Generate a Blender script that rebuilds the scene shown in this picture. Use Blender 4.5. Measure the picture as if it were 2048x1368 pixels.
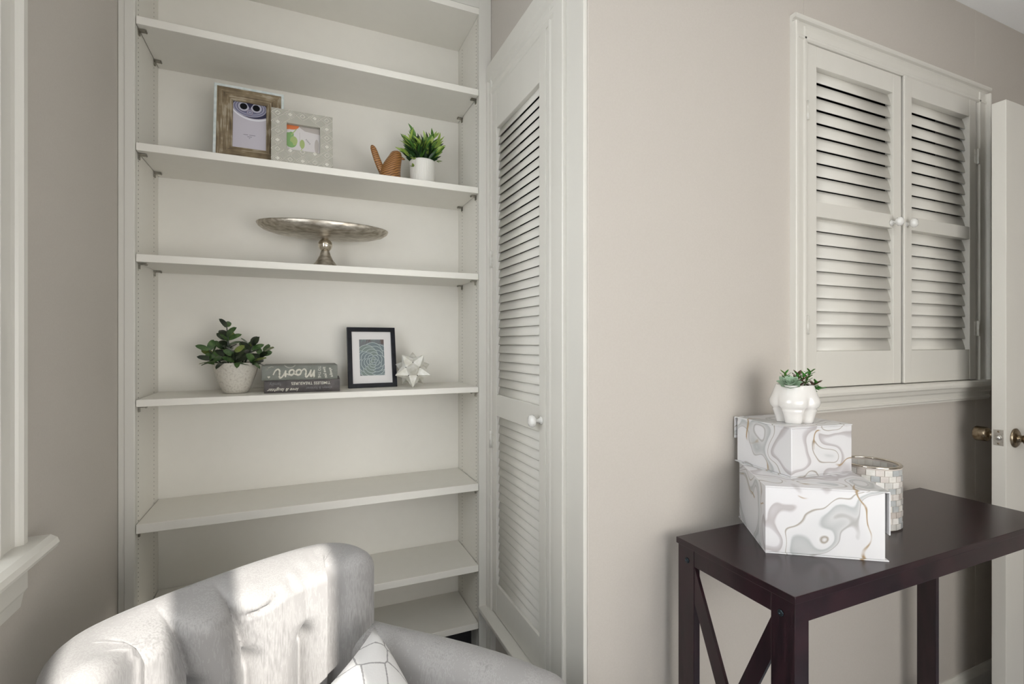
import bpy, bmesh, math, random
from mathutils import Vector, Matrix, noise
R = math.radians
random.seed(7)
for o in list(bpy.data.objects): bpy.data.objects.remove(o)
SC = bpy.context.scene
COL = SC.collection

# ------------------------------------------------------------------ camera
H = 1.252
cd = bpy.data.cameras.new('camera'); cam = bpy.data.objects.new('camera', cd); COL.objects.link(cam)
cam.location = (0, 0, H); cam.rotation_euler = (R(90), 0, -R(23.5))
cd.sensor_width = 36.0; cd.lens = 985.0 / 2048 * 36; cd.clip_start = 0.02
SC.camera = cam

# ------------------------------------------------------------------ light
w = bpy.data.worlds.new('world'); SC.world = w; w.use_nodes = True
bg = w.node_tree.nodes['Background']; bg.inputs[0].default_value = (0.80, 0.90, 1.0, 1); bg.inputs[1].default_value = 1.2
sd = bpy.data.lights.new('sun', 'SUN'); sun = bpy.data.objects.new('sun', sd); COL.objects.link(sun)
sd.energy = 5.6; sd.angle = R(0.55); sd.color = (1.0, 0.965, 0.91)
sdir = Vector((-0.17, 0.985, -0.675)).normalized()
sun.rotation_euler = sdir.to_track_quat('-Z', 'Y').to_euler(); sun.location = (0.6, -3, 4)
def area(name, loc, direction, sx, sy, power, color):
    l = bpy.data.lights.new(name, 'AREA'); l.shape = 'RECTANGLE'; l.size = sx; l.size_y = sy; l.energy = power; l.color = color
    o = bpy.data.objects.new(name, l); COL.objects.link(o); o.location = loc
    o.rotation_euler = Vector(direction).to_track_quat('-Z', 'Z').to_euler()
    return o
area('daylight_left_window', (-0.60, 0.45, 1.55), (1, 0, -0.05), 0.85, 1.15, 10.0, (0.98, 0.98, 0.97))
area('added_rear_fill', (0.98, -0.985, 0.85), (0.0, 1, -0.02), 1.15, 1.5, 21.0, (1.0, 0.975, 0.94))  # added fill light out of view, in front of the solid rear wall
area('daylight_rear_doors', (0.195, -1.12, 1.35), (0.0, 1, 0.0), 0.5, 1.8, 5.0, (0.97, 0.98, 1.0))
area('added_ceiling_fill', (1.25, -0.15, 2.425), (0, 0, -1), 0.45, 0.45, 2.5, (1.0, 0.97, 0.92))  # added soft fill from above, no fixture known there
VS = SC.view_settings
VS.view_transform = 'Standard'; VS.look = 'None'; VS.gamma = 1.0; VS.use_curve_mapping = False; VS.exposure = 0.46

# ------------------------------------------------------------------ materials
def new_mat(name, col=(.8, .8, .8), rough=.5, metal=0.0, spec=.5, coat=0.0, coat_rough=.1):
    m = bpy.data.materials.new(name); m.use_nodes = True
    b = m.node_tree.nodes['Principled BSDF']
    b.inputs['Base Color'].default_value = (*col, 1); b.inputs['Roughness'].default_value = rough
    b.inputs['Metallic'].default_value = metal; b.inputs['Specular IOR Level'].default_value = spec
    b.inputs['Coat Weight'].default_value = coat; b.inputs['Coat Roughness'].default_value = coat_rough
    return m, m.node_tree, b
def node(nt, t, **kw):
    n = nt.nodes.new(t)
    for k, v in kw.items():
        if hasattr(n, k): setattr(n, k, v)
        else: n.inputs[k].default_value = v
    return n
def coords(nt, scale=(1, 1, 1), rot=(0, 0, 0)):
    tc = node(nt, 'ShaderNodeTexCoord'); mp = node(nt, 'ShaderNodeMapping')
    mp.inputs['Scale'].default_value = scale; mp.inputs['Rotation'].default_value = rot
    nt.links.new(tc.outputs['Object'], mp.inputs[0]); return mp.outputs[0]
def ramp(nt, fac, stops, interp='LINEAR'):
    r = node(nt, 'ShaderNodeValToRGB'); r.color_ramp.interpolation = interp
    el = r.color_ramp.elements
    el[0].position = stops[0][0]; el[0].color = (*stops[0][1], 1)
    el[1].position = stops[-1][0]; el[1].color = (*stops[-1][1], 1)
    for p, c in stops[1:-1]:
        e = el.new(p); e.color = (*c, 1)
    nt.links.new(fac, r.inputs[0]); return r.outputs[0]
def bump(nt, b, h, strength=.2, dist=.001):
    bn = node(nt, 'ShaderNodeBump'); bn.inputs['Strength'].default_value = strength; bn.inputs['Distance'].default_value = dist
    nt.links.new(h, bn.inputs['Height']); nt.links.new(bn.outputs[0], b.inputs['Normal'])
def noisy(name, c1, c2, scale, rough=.5, stretch=(1, 1, 1), bumps=0.1, dist=.0005, detail=4, lo=.35, hi=.65, **kw):
    m, nt, b = new_mat(name, c1, rough, **kw)
    v = coords(nt, stretch); n = node(nt, 'ShaderNodeTexNoise'); n.inputs['Scale'].default_value = scale; n.inputs['Detail'].default_value = detail
    nt.links.new(v, n.inputs['Vector'])
    nt.links.new(ramp(nt, n.outputs['Fac'], [(lo, c1), (hi, c2)]), b.inputs['Base Color'])
    if bumps: bump(nt, b, n.outputs['Fac'], bumps, dist)
    return m
def mixc(c, k): return tuple(x * k for x in c)
M = {}
M['wall'] = noisy('beige_wall_paint', (.515, .476, .428), (.53, .491, .443), 260, .75, bumps=.25, dist=.0006)
M['ceiling'] = noisy('ceiling_paint', (.88, .88, .87), (.90, .90, .89), 200, .85, bumps=.15)
M['trim'] = noisy('white_trim_paint', (.665, .645, .59), (.675, .655, .60), 22, .38, stretch=(1, 1, .25), bumps=.03, dist=.0005)
M['shelf'] = noisy('white_shelf_paint', (.79, .765, .70), (.80, .775, .71), 30, .45, bumps=.02, dist=.0004)
M['hole'], _, _ = new_mat('pin_hole', (.05, .045, .035), .9)
M['dark'] = noisy('void_shade_black_backing', (.012, .012, .014), (.02, .02, .022), 20, .9, bumps=0)  # near-black colour holds the shade of closet and base void; also frame backings
M['bracket'] = noisy('dull_steel', (.22, .21, .18), (.38, .36, .31), 90, .38, metal=1.0, bumps=.1)
M['hinge'] = noisy('painted_hinge', (.72, .71, .66), (.6, .58, .52), 80, .35, bumps=.2)
M['floor'] = noisy('grey_floor', (.26, .28, .32), (.34, .36, .40), 9, .35, stretch=(1, 12, 1), bumps=.1)
M['brass'] = noisy('antique_brass', (.17, .125, .075), (.40, .33, .24), 70, .26, metal=1.0, bumps=.05)
M['steel'] = noisy('brushed_latch', (.55, .54, .50), (.7, .69, .66), 120, .3, metal=1.0, bumps=.05)
M['porcelain'], _, _ = new_mat('white_porcelain', (.74, .73, .70), .15, coat=.5)
M['ceramic'] = noisy('white_glazed_ceramic', (.72, .70, .67), (.76, .74, .71), 25, .14, bumps=.04, coat=.7)
M['black_frame'] = noisy('black_frame_paint', (.004, .0045, .007), (.008, .009, .015), 60, .35, bumps=.05, spec=.25)
M['mat_board'], _, _ = new_mat('white_mat_board', (.72, .70, .69), .8)
M['slate_edge'] = noisy('pale_blue_edge', (.50, .56, .55), (.66, .70, .68), 60, .5, bumps=.1)
M['table'] = noisy('espresso_wood', (.009, .0035, .006), (.026, .009, .013), 14, .27, stretch=(1, 8, 1), bumps=.05, coat=.12, coat_rough=.2)
M['bolt'], _, _ = new_mat('black_bolt', (.03, .045, .055), .2, metal=.8)
M['pot_soil'] = noisy('potting_soil', (.02, .015, .01), (.05, .04, .03), 200, .95, bumps=.6, dist=.003)
M['stand_silver'] = noisy('hammered_silver', (.36, .32, .26), (.62, .58, .51), 40, .34, stretch=(1, 3, 3), metal=.85, bumps=.55, dist=.002)
M['ball_silver'], _, _ = new_mat('polished_silver', (.72, .66, .57), .08, metal=1.0)
M['stick'] = noisy('star_shell', (.62, .60, .52), (.76, .75, .70), 55, .18, bumps=.08, coat=.7)
M['blind'] = noisy('added_blind_panel', (.8, .79, .76), (.82, .81, .78), 90, .9, bumps=.1)

# weathered wood of the large frame
def wood_mat(name, along):
    m, nt, b = new_mat(name, (.3, .25, .18), .55)
    sc = (90, 6, 6) if along == 'z' else (6, 6, 90)
    if along == 'z': sc = (260, 30, 12)
    else: sc = (12, 30, 260)
    v = coords(nt, sc); n = node(nt, 'ShaderNodeTexNoise'); n.inputs['Scale'].default_value = 1.0; n.inputs['Detail'].default_value = 6
    nt.links.new(v, n.inputs['Vector'])
    v2 = coords(nt, (1, 1, 1)); n2 = node(nt, 'ShaderNodeTexNoise'); n2.inputs['Scale'].default_value = 26; nt.links.new(v2, n2.inputs['Vector'])
    mx = node(nt, 'ShaderNodeMath', operation='ADD'); nt.links.new(n.outputs['Fac'], mx.inputs[0])
    ml = node(nt, 'ShaderNodeMath', operation='MULTIPLY'); nt.links.new(n2.outputs['Fac'], ml.inputs[0]); ml.inputs[1].default_value = .8
    nt.links.new(ml.outputs[0], mx.inputs[1])
    nt.links.new(ramp(nt, mx.outputs[0], [(.60, (.06, .042, .022)), (.80, (.15, .108, .058)), (.98, (.235, .18, .105)), (1.15, (.34, .29, .21))]), b.inputs['Base Color'])
    bump(nt, b, n.outputs['Fac'], .4, .001); return m
M['wood_v'] = wood_mat('weathered_wood_upright', 'z'); M['wood_h'] = wood_mat('weathered_wood_rail', 'x')

# carved bird wood
m, nt, b = new_mat('carved_wood', (.3, .15, .06), .38, coat=.2)
v = coords(nt, (1, 1, 1), (0, R(25), 0)); wv = node(nt, 'ShaderNodeTexWave'); wv.bands_direction = 'Z'; wv.inputs['Scale'].default_value = 48; wv.inputs['Distortion'].default_value = 7; wv.inputs['Detail'].default_value = 2; wv.inputs['Detail Scale'].default_value = .6
nt.links.new(v, wv.inputs[0]); nt.links.new(ramp(nt, wv.outputs['Fac'], [(0, (.11, .040, .010)), (.35, (.27, .115, .028)), (1, (.38, .185, .055))]), b.inputs['Base Color']); bump(nt, b, wv.outputs['Fac'], .25, .0015)
M['bird'] = m

# grey velvet
m, nt, b = new_mat('grey_velvet', (.42, .41, .40), .85)
b.inputs['Sheen Weight'].default_value = .18; b.inputs['Sheen Roughness'].default_value = .4
v = coords(nt, (300, 300, 38)); n = node(nt, 'ShaderNodeTexNoise'); n.inputs['Scale'].default_value = 1; n.inputs['Detail'].default_value = 5; nt.links.new(v, n.inputs[0])
v2 = coords(nt, (1, 1, .5)); n2 = node(nt, 'ShaderNodeTexNoise'); n2.inputs['Scale'].default_value = 14; n2.inputs['Detail'].default_value = 3; nt.links.new(v2, n2.inputs[0])
ad = node(nt, 'ShaderNodeMath', operation='ADD'); nt.links.new(n.outputs['Fac'], ad.inputs[0]); nt.links.new(n2.outputs['Fac'], ad.inputs[1])
nt.links.new(ramp(nt, ad.outputs[0], [(.66, (.25, .242, .236)), (1.0, (.31, .30, .293)), (1.34, (.365, .355, .346))]), b.inputs['Base Color'])
bump(nt, b, n.outputs['Fac'], .12, .0005); M['velvet'] = m

# speckled stone of the planter
m, nt, b = new_mat('speckled_stone', (.6, .57, .52), .42, coat=.25)
v = coords(nt); n = node(nt, 'ShaderNodeTexNoise'); n.inputs['Scale'].default_value = 190; n.inputs['Detail'].default_value = 3; nt.links.new(v, n.inputs[0])
nt.links.new(ramp(nt, n.outputs['Fac'], [(.28, (.44, .40, .34)), (.42, (.56, .53, .465)), (.62, (.63, .60, .53)), (.75, (.52, .48, .41))]), b.inputs['Base Color']); bump(nt, b, n.outputs['Fac'], .3, .0006)
M['stone'] = m

# marbled paper of the boxes
def marble(name, seed, rot):
    m, nt, b = new_mat(name, (.8, .8, .8), .33, coat=.15)
    v0 = coords(nt, (1, 1, 1), rot)
    off = node(nt, 'ShaderNodeVectorMath', operation='ADD'); nt.links.new(v0, off.inputs[0]); off.inputs[1].default_value = (seed, seed * .7, seed * 1.3)
    v = off.outputs[0]
    w1 = node(nt, 'ShaderNodeTexNoise'); w1.inputs['Scale'].default_value = 7; w1.inputs['Detail'].default_value = 1.2; nt.links.new(v, w1.inputs[0])
    sb = node(nt, 'ShaderNodeVectorMath', operation='SUBTRACT'); nt.links.new(w1.outputs['Color'], sb.inputs[0]); sb.inputs[1].default_value = (.5, .5, .5)
    sc = node(nt, 'ShaderNodeVectorMath', operation='SCALE'); nt.links.new(sb.outputs[0], sc.inputs[0]); sc.inputs['Scale'].default_value = .42
    a1 = node(nt, 'ShaderNodeVectorMath', operation='ADD'); nt.links.new(v, a1.inputs[0]); nt.links.new(sc.outputs[0], a1.inputs[1])
    n = node(nt, 'ShaderNodeTexNoise'); n.inputs['Scale'].default_value = 4.5; n.inputs['Detail'].default_value = .6; nt.links.new(a1.outputs[0], n.inputs[0])
    W = (.69, .685, .69)
    c = ramp(nt, n.outputs['Fac'], [(.30, W), (.375, (.66, .655, .665)), (.385, (.36, .35, .34)), (.395, (.56, .56, .56)), (.44, (.42, .435, .435)), (.455, (.66, .66, .665)), (.50, W), (.512, (.30, .26, .21)), (.520, W), (.585, (.68, .67, .68)), (.598, (.44, .41, .41)), (.635, (.54, .52, .53)), (.65, (.68, .67, .68)), (.70, W)])
    n2 = node(nt, 'ShaderNodeTexNoise'); n2.inputs['Scale'].default_value = 3.3; n2.inputs['Detail'].default_value = 1.0
    o2 = node(nt, 'ShaderNodeVectorMath', operation='ADD'); nt.links.new(a1.outputs[0], o2.inputs[0]); o2.inputs[1].default_value = (3.1, 1.7, 9.2); nt.links.new(o2.outputs[0], n2.inputs[0])
    gm = ramp(nt, n2.outputs['Fac'], [(.468, (0, 0, 0)), (.474, (1, 1, 1)), (.482, (1, 1, 1)), (.489, (0, 0, 0))])
    mk = node(nt, 'ShaderNodeTexNoise'); mk.inputs['Scale'].default_value = 13; nt.links.new(v, mk.inputs[0])
    mr = ramp(nt, mk.outputs['Fac'], [(.50, (0, 0, 0)), (.58, (1, 1, 1))])
    mu = node(nt, 'ShaderNodeMath', operation='MULTIPLY'); nt.links.new(gm, mu.inputs[0]); nt.links.new(mr, mu.inputs[1])
    mx = node(nt, 'ShaderNodeMix', data_type='RGBA'); nt.links.new(mu.outputs[0], mx.inputs['Factor']); nt.links.new(c, mx.inputs['A']); mx.inputs['B'].default_value = (.34, .235, .12, 1)
    nt.links.new(mx.outputs['Result'], b.inputs['Base Color']); return m
M['marble_big'] = marble('marbled_paper_large', 2.3, (0, 0, R(37))); M['marble_small'] = marble('marbled_paper_small', 6.1, (0, 0, R(15)))

# pillow lattice
m, nt, b = new_mat('pillow_cloth', (.8, .79, .78), .9)
v = coords(nt, (1, 1, 1)); vo = node(nt, 'ShaderNodeTexVoronoi'); vo.feature = 'DISTANCE_TO_EDGE'; vo.inputs['Scale'].default_value = 17; vo.inputs['Randomness'].default_value = .55
n = node(nt, 'ShaderNodeTexNoise'); n.inputs['Scale'].default_value = 260; nt.links.new(v, n.inputs[0])
ml = node(nt, 'ShaderNodeMath', operation='MULTIPLY_ADD'); nt.links.new(n.outputs['Fac'], ml.inputs[0]); ml.inputs[1].default_value = .05; ml.inputs[2].default_value = -.025
ad = node(nt, 'ShaderNodeMath', operation='ADD'); nt.links.new(v, vo.inputs['Vector']); nt.links.new(vo.outputs['Distance'], ad.inputs[0]); nt.links.new(ml.outputs[0], ad.inputs[1])
nt.links.new(ramp(nt, ad.outputs[0], [(.020, (.34, .33, .33)), (.030, (.74, .73, .72))]), b.inputs['Base Color']); bump(nt, b, n.outputs['Fac'], .3, .001)
M['pillow'] = m

# mother of pearl tiles: colour changes tile by tile
tiles = []
for i, c in enumerate([(.74, .72, .67), (.62, .61, .58), (.55, .50, .46), (.70, .66, .62), (.48, .50, .50), (.80, .78, .74)]):
    tiles.append(noisy('pearl_tile_%s' % 'abcdef'[i], c, mixc(c, .86), 60, .16, bumps=.1, coat=.6))
M['grout'], _, _ = new_mat('tile_grout', (.55, .50, .45), .7)
def leaf_mat(name, c1, c2, rough=.35, sc=35):
    return noisy(name, c1, c2, sc, rough, bumps=.1)
M['leaf_dark'] = leaf_mat('leaf_dark_green', (.010, .028, .010), (.030, .075, .022))
M['leaf_mid'] = leaf_mat('leaf_mid_green', (.045, .13, .022), (.11, .24, .04))
M['leaf_lime'] = leaf_mat('leaf_lime_green', (.20, .34, .04), (.34, .44, .09))
M['leaf_jade'] = leaf_mat('leaf_jade', (.028, .075, .020), (.10, .17, .055), .28, 60)
M['leaf_jade_dark'] = leaf_mat('leaf_jade_dark', (.010, .016, .010), (.03, .045, .02), .28, 60)
M['leaf_olive'] = leaf_mat('leaf_olive', (.16, .19, .03), (.09, .13, .03), .3, 60)
M['leaf_sage'] = leaf_mat('leaf_sage', (.20, .33, .20), (.33, .44, .32), .5, 40)
M['leaf_red'] = leaf_mat('leaf_reddish', (.09, .05, .03), (.16, .08, .05), .5, 60)
M['leaf_bright'] = leaf_mat('leaf_bright', (.04, .20, .03), (.08, .30, .05), .4, 40)
def flat(name, c, rough=.4, **k):
    if name not in M: M[name] = new_mat(name, c, rough, **k)[0]
    return M[name]

# ------------------------------------------------------------------ mesh helpers
class MB:
    def __init__(s): s.v = []; s.f = []; s.mi = []; s.sm = []; s.cur = 0; s.smooth = False
    def add(s, vs, fs, mi=None, smooth=None):
        o = len(s.v); s.v += [Vector(p) for p in vs]
        for f in fs:
            s.f.append([i + o for i in f]); s.mi.append(s.cur if mi is None else mi); s.sm.append(s.smooth if smooth is None else smooth)
        return s
    def box(s, a, b, mi=None, mat=None):
        x0, y0, z0 = a; x1, y1, z1 = b
        if x0 > x1: x0, x1 = x1, x0
        if y0 > y1: y0, y1 = y1, y0
        if z0 > z1: z0, z1 = z1, z0
        vs = [Vector(p) for p in ((x0, y0, z0), (x1, y0, z0), (x1, y1, z0), (x0, y1, z0), (x0, y0, z1), (x1, y0, z1), (x1, y1, z1), (x0, y1, z1))]
        if mat: vs = [mat @ p for p in vs]
        return s.add(vs, [(0, 3, 2, 1), (4, 5, 6, 7), (0, 1, 5, 4), (1, 2, 6, 5), (2, 3, 7, 6), (3, 0, 4, 7)], mi, False)
    def prism(s, poly, ax, lo, hi, mi=None, smooth=False):
        # poly: list of 2D points in the plane normal to axis ax (x: (y,z); y: (x,z); z: (x,y))
        def P(p, h): return {'x': (h, p[0], p[1]), 'y': (p[0], h, p[1]), 'z': (p[0], p[1], h)}[ax]
        n = len(poly); vs = [P(p, lo) for p in poly] + [P(p, hi) for p in poly]
        s.add(vs, [tuple(range(n))[::-1], tuple(range(n, 2 * n))], mi, False)
        s.add(vs, [(i, (i + 1) % n, (i + 1) % n + n, i + n) for i in range(n)], mi, smooth)
        return s
    def lathe(s, prof, n=32, c=(0, 0, 0), sx=1, sy=1, mi=None, smooth=True, cap=True):
        vs = []
        for r, z in prof:
            for k in range(n):
                a = 2 * math.pi * k / n; vs.append((c[0] + r * sx * math.cos(a), c[1] + r * sy * math.sin(a), c[2] + z))
        fs = []
        for j in range(len(prof) - 1):
            for k in range(n):
                k2 = (k + 1) % n; fs.append((j * n + k, j * n + k2, (j + 1) * n + k2, (j + 1) * n + k))
        s.add(vs, fs, mi, smooth)
        if cap:
            m_ = len(prof) - 1
            s.add(vs, [tuple(range(n))[::-1], tuple(m_ * n + k for k in range(n))], mi, False)
        return s
    def tube(s, pts, rad, n=8, mi=None):
        pts = [Vector(p) for p in pts]; rads = rad if isinstance(rad, (list, tuple)) else [rad] * len(pts)
        vs = []; up = Vector((0, 0, 1))
        for i, p in enumerate(pts):
            t = (pts[min(i + 1, len(pts) - 1)] - pts[max(i - 1, 0)]).normalized()
            u = t.cross(up)
            if u.length < .05: u = t.cross(Vector((1, 0, 0)))
            u.normalize(); v = u.cross(t)
            for k in range(n):
                a = 2 * math.pi * k / n; vs.append(p + (u * math.cos(a) + v * math.sin(a)) * rads[i])
        m_ = len(pts) - 1
        fs = [(i * n + k, i * n + (k + 1) % n, (i + 1) * n + (k + 1) % n, (i + 1) * n + k) for i in range(m_) for k in range(n)]
        s.add(vs, fs, mi, True); s.add(vs, [tuple(range(n))[::-1], tuple(m_ * n + k for k in range(n))], mi, False)
        return s
    def grid(s, rows, mi=None, smooth=True, closed=False):
        nr = len(rows); nc = len(rows[0]); vs = [p for r in rows for p in r]; fs = []
        for i in range(nr - 1):
            for j in range(nc if closed else nc - 1):
                j2 = (j + 1) % nc; fs.append((i * nc + j, i * nc + j2, (i + 1) * nc + j2, (i + 1) * nc + j))
        return s.add(vs, fs, mi, smooth)
    def obj(s, name, mats, parent=None, bevel=0, loc=None, sub=0, fix=True, seg=2):
        me = bpy.data.meshes.new(name); me.from_pydata([tuple(p) for p in s.v], [], s.f)
        if not isinstance(mats, (list, tuple)): mats = [mats]
        for m in mats: me.materials.append(m)
        for p, mi, sm in zip(me.polygons, s.mi, s.sm): p.material_index = mi; p.use_smooth = sm
        if fix:
            bm = bmesh.new(); bm.from_mesh(me); bmesh.ops.remove_doubles(bm, verts=bm.verts, dist=1e-6); bmesh.ops.recalc_face_normals(bm, faces=bm.faces); bm.to_mesh(me); bm.free()
        o = bpy.data.objects.new(name, me); COL.objects.link(o)
        if parent: o.parent = parent
        if loc: o.location = loc
        if bevel:
            md = o.modifiers.new('bevel', 'BEVEL'); md.width = bevel; md.segments = seg; md.limit_method = 'ANGLE'; md.angle_limit = R(40); md.harden_normals = False
        if sub:
            md = o.modifiers.new('sub', 'SUBSURF'); md.levels = sub; md.render_levels = sub
        return o
def empty(name, loc=(0, 0, 0), rz=0):
    o = bpy.data.objects.new(name, None); COL.objects.link(o); o.location = loc; o.rotation_euler = (0, 0, rz); o.empty_display_size = .05; return o
def thing(o, label, cat, group=None):
    o['label'] = label; o['category'] = cat
    if group: o['group'] = group
    return o
def struct(o, label=None, cat=None):
    o['kind'] = 'structure'
    if label: o['label'] = label
    if cat: o['category'] = cat
    return o
def copy_tree(o, parent=None):
    c = o.copy(); COL.objects.link(c); c.parent = parent
    for ch in list(o.children): copy_tree(ch, c)
    return c
def text(body, size, mat, parent, name, m4, shear=0, extrude=.00015, bold=0, sx=1.0, align='CENTER'):
    cu = bpy.data.curves.new(name, 'FONT'); cu.body = body; cu.size = size; cu.align_x = align; cu.align_y = 'CENTER'; cu.extrude = extrude; cu.shear = shear; cu.offset = bold; cu.resolution_u = 3
    t = bpy.data.objects.new(name, cu); COL.objects.link(t)
    dg = bpy.context.evaluated_depsgraph_get(); dg.update()
    me = bpy.data.meshes.new_from_object(t.evaluated_get(dg)); me.transform(Matrix.Diagonal((sx, 1, 1, 1))); me.transform(m4)
    me.name = name; bpy.data.objects.remove(t); me.materials.clear(); me.materials.append(mat)
    o = bpy.data.objects.new(name, me); COL.objects.link(o); o.parent = parent; return o

# ------------------------------------------------------------------ room
XL = -0.4237; CEIL = 2.44; YW = 0.955; XN = 0.602; YB = 1.56; YR = -1.0; XR = 3.0
struct(MB().box((-1.0, -1.4, -.1), (3.4, 2.2, 0)).obj('floor', M['floor']), 'dark blue grey floor below the table', 'floor')
struct(MB().box((-.6, -1.2, CEIL), (3.2, 2.1, CEIL + .1)).obj('ceiling', M['ceiling']), 'white ceiling at the upper right corner', 'ceiling')
W0, W1, WZ0, WZ1 = 0.02, 0.965, 0.925, 2.16      # left window opening
b = MB(); T = .14
b.box((XL - T, YR, 0), (XL, W0, CEIL)); b.box((XL - T, W1, 0), (XL, 1.95, CEIL)); b.box((XL - T, W0, 0), (XL, W1, WZ0)); b.box((XL - T, W0, WZ1), (XL, W1, CEIL))
struct(b.obj('wall_left', M['wall']), 'beige wall between the window and the bookcase', 'wall')
CX0, CX1, CZ0, CZ1 = 1.322, 2.222, 1.115, 2.112   # cupboard opening in the main wall
b = MB()
b.box((XN, YW, 0), (CX0, YW + .12, CEIL)); b.box((CX1, YW, 0), (XR, YW + .12, CEIL)); b.box((CX0, YW, 0), (CX1, YW + .12, CZ0)); b.box((CX0, YW, CZ1), (CX1, YW + .12, CEIL))
struct(b.obj('wall_back', M['wall'], bevel=.002), 'beige wall behind the console table and boxes', 'wall')
DY0, DY1, DZ0, DZ1 = 1.137, 1.522, .368, 2.072    # closet opening
b = MB()
b.box((XN, YW + .12, 0), (XN + .09, DY0, CEIL)); b.box((XN, DY1, 0), (XN + .09, 1.95, CEIL)); b.box((XN, DY0, 0), (XN + .09, DY1, DZ0)); b.box((XN, DY0, DZ1), (XN + .09, DY1, CEIL))
struct(b.obj('wall_niche', M['wall']), 'beige side wall holding the narrow louvered closet door', 'wall')
struct(MB().box((XN + .3, YW + .12, 0), (XN + .33, 1.85, CEIL)).box((XN + .09, YW + .121, .3), (XN + .3, YW + .13, 2.4)).box((XN + .09, 1.82, .3), (XN + .3, 1.835, 2.4)).box((CX0 - .05, YW + .42, .9), (CX1 + .05, YW + .44, 2.3)).box((CX0 - .05, YW + .12, .9), (CX0 - .03, YW + .42, 2.3)).box((CX1 + .03, YW + .12, .9), (CX1 + .05, YW + .42, 2.3)).box((CX0 - .03, YW + .12, .9), (CX1 + .03, YW + .42, .92)).box((CX0 - .03, YW + .12, 2.28), (CX1 + .03, YW + .42, 2.3)).obj('wall_closet_inside', M['dark']), 'closet interior behind the louvers, its shade painted near-black', 'closet')  # inside coloured near-black for the shade behind the slats
# rear wall with two tall sunlit lights and, on its solid part, an added blind behind the fill light
S = [(.012, .150), (.249, .436)]; SZ0, SZ1 = .35, 2.315
b = MB(); RT = .03
b.box((XL, YR - RT, 0), (S[0][0], YR, CEIL)); b.box((S[0][0], YR - RT, 0), (S[1][1], YR, SZ0)); b.box((S[0][0], YR - RT, SZ1), (S[1][1], YR, CEIL))
b.box((S[0][1], YR - RT, SZ0), (S[1][0], YR, SZ1)); b.box((S[1][1], YR - RT, 0), (XR, YR, CEIL))
struct(b.obj('wall_rear', M['wall']), 'beige wall behind the camera', 'wall')
struct(MB().box((XR, YR, 0), (XR + .1, YW + .12, CEIL)).obj('wall_right', M['wall']), 'beige wall at the right', 'wall')
struct(MB().box((XL, 1.84, 0), (1.3, 1.95, CEIL)).obj('wall_alcove', M['wall']), 'wall behind the bookcase', 'wall')
w2 = struct(empty('added_rear_blind', (.195, YR, SZ0)), 'added blind behind the camera, on solid wall with no window', 'window')  # added root for the blind that backs the rear fill light
MB().box((.45, YR + .002, .06), (1.60, YR + .009, 1.68)).obj('added_blind_panel', M['blind'], w2, loc=None).matrix_parent_inverse = Matrix.Translation((-.195, -YR, -SZ0))

# baseboards
def baseboard(name, ax, lo, hi, at_, sgn, label):
    prof = [(0, 0), (.014, 0), (.014, .07), (.009, .085), (.004, .093), (0, .093)]
    b = MB()
    if ax == 'x': b.prism([(at_ + sgn * p, z) for p, z in prof], 'x', lo, hi)
    else: b.prism([(at_ + sgn * p, z) for p, z in prof], 'y', lo, hi)
    return struct(b.obj(name, M['trim']), label, 'baseboard')
baseboard('baseboard_back', 'x', .63, XR, YW, -1, 'white baseboard on the wall behind the table')
baseboard('baseboard_left', 'y', YR, YB, XL, 1, 'white baseboard under the window')

# closet surround on the side wall
def casing(b, ax, lo, hi, edge, sgn, face, out, width, bb=.016, bbh=.020, h=.010, beads=True):
    """trim profile: starts at `edge` going sgn*width; face coordinate grows by out*height"""
    P = [(0, 0), (0, bbh - .002), (.003, bbh), (bb - .003, bbh), (bb, bbh - .003), (bb + .004, h + .003), (bb + .010, h + .001), (width - .020, h), (width - .016, h + .004), (width - .009, h + .004), (width - .006, h - .003), (width, h - .004), (width, 0)]
    return [(edge + sgn * p, face + out * q) for p, q in P]
t1 = struct(empty('trim_1', (XN, 1.3, .35)), 'white moulded casing round the narrow louvered closet door', 'trim')
def child(b, name, mat, root, **k):
    o = b.obj(name, mat, root, **k); o.matrix_parent_inverse = Matrix.Translation(-Vector(root.location)); return o
b = MB()     # near upright, profile in (x,y) swept along z
pn = [(1.036, .602), (1.036, .5845), (1.039, .5825), (1.082, .5825), (1.088, .586), (1.094, .5905), (1.108, .5905), (1.114, .5875), (1.122, .588), (1.128, .5925), (1.147, .5925), (1.147, .602)]
b.prism([(x, y) for y, x in pn], 'z', 0.0, 2.175); child(b, 'casing_upright', M['trim'], t1)
b = MB(); b.box((.592, YW + .001, 0), (.602, 1.036, CEIL)); child(b, 'corner_board', M['trim'], t1, bevel=.002)
b = MB()
pf = [(1.56, .602), (1.56, .5825), (1.545, .5825), (1.540, .587), (1.533, .587), (1.529, .584), (1.521, .584), (1.521, .602)]
b.prism([(x, y) for y, x in pf], 'z', 0.0, 2.175); child(b, 'casing_upright', M['trim'], t1)
b = MB()
ph = [(.602, 2.175), (.5825, 2.175), (.5815, 2.17), (.5815, 2.125), (.586, 2.118), (.5895, 2.112), (.5895, 2.098), (.5865, 2.092), (.5865, 2.078), (.591, 2.070), (.591, 2.066), (.602, 2.066)]
b.prism([(x, z) for x, z in ph], 'y', 1.0365, 1.5595); child(b, 'casing_head', M['trim'], t1)
b = MB(); b.box((.555, 1.148, .350), (.604, 1.566, .3645)); child(b, 'sill_ledge', M['trim'], t1, bevel=.003)
b = MB(); b.box((.602, 1.137, .35), (.62, 1.148, 2.07)); child(b, 'door_stop', M['trim'], t1)

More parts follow.
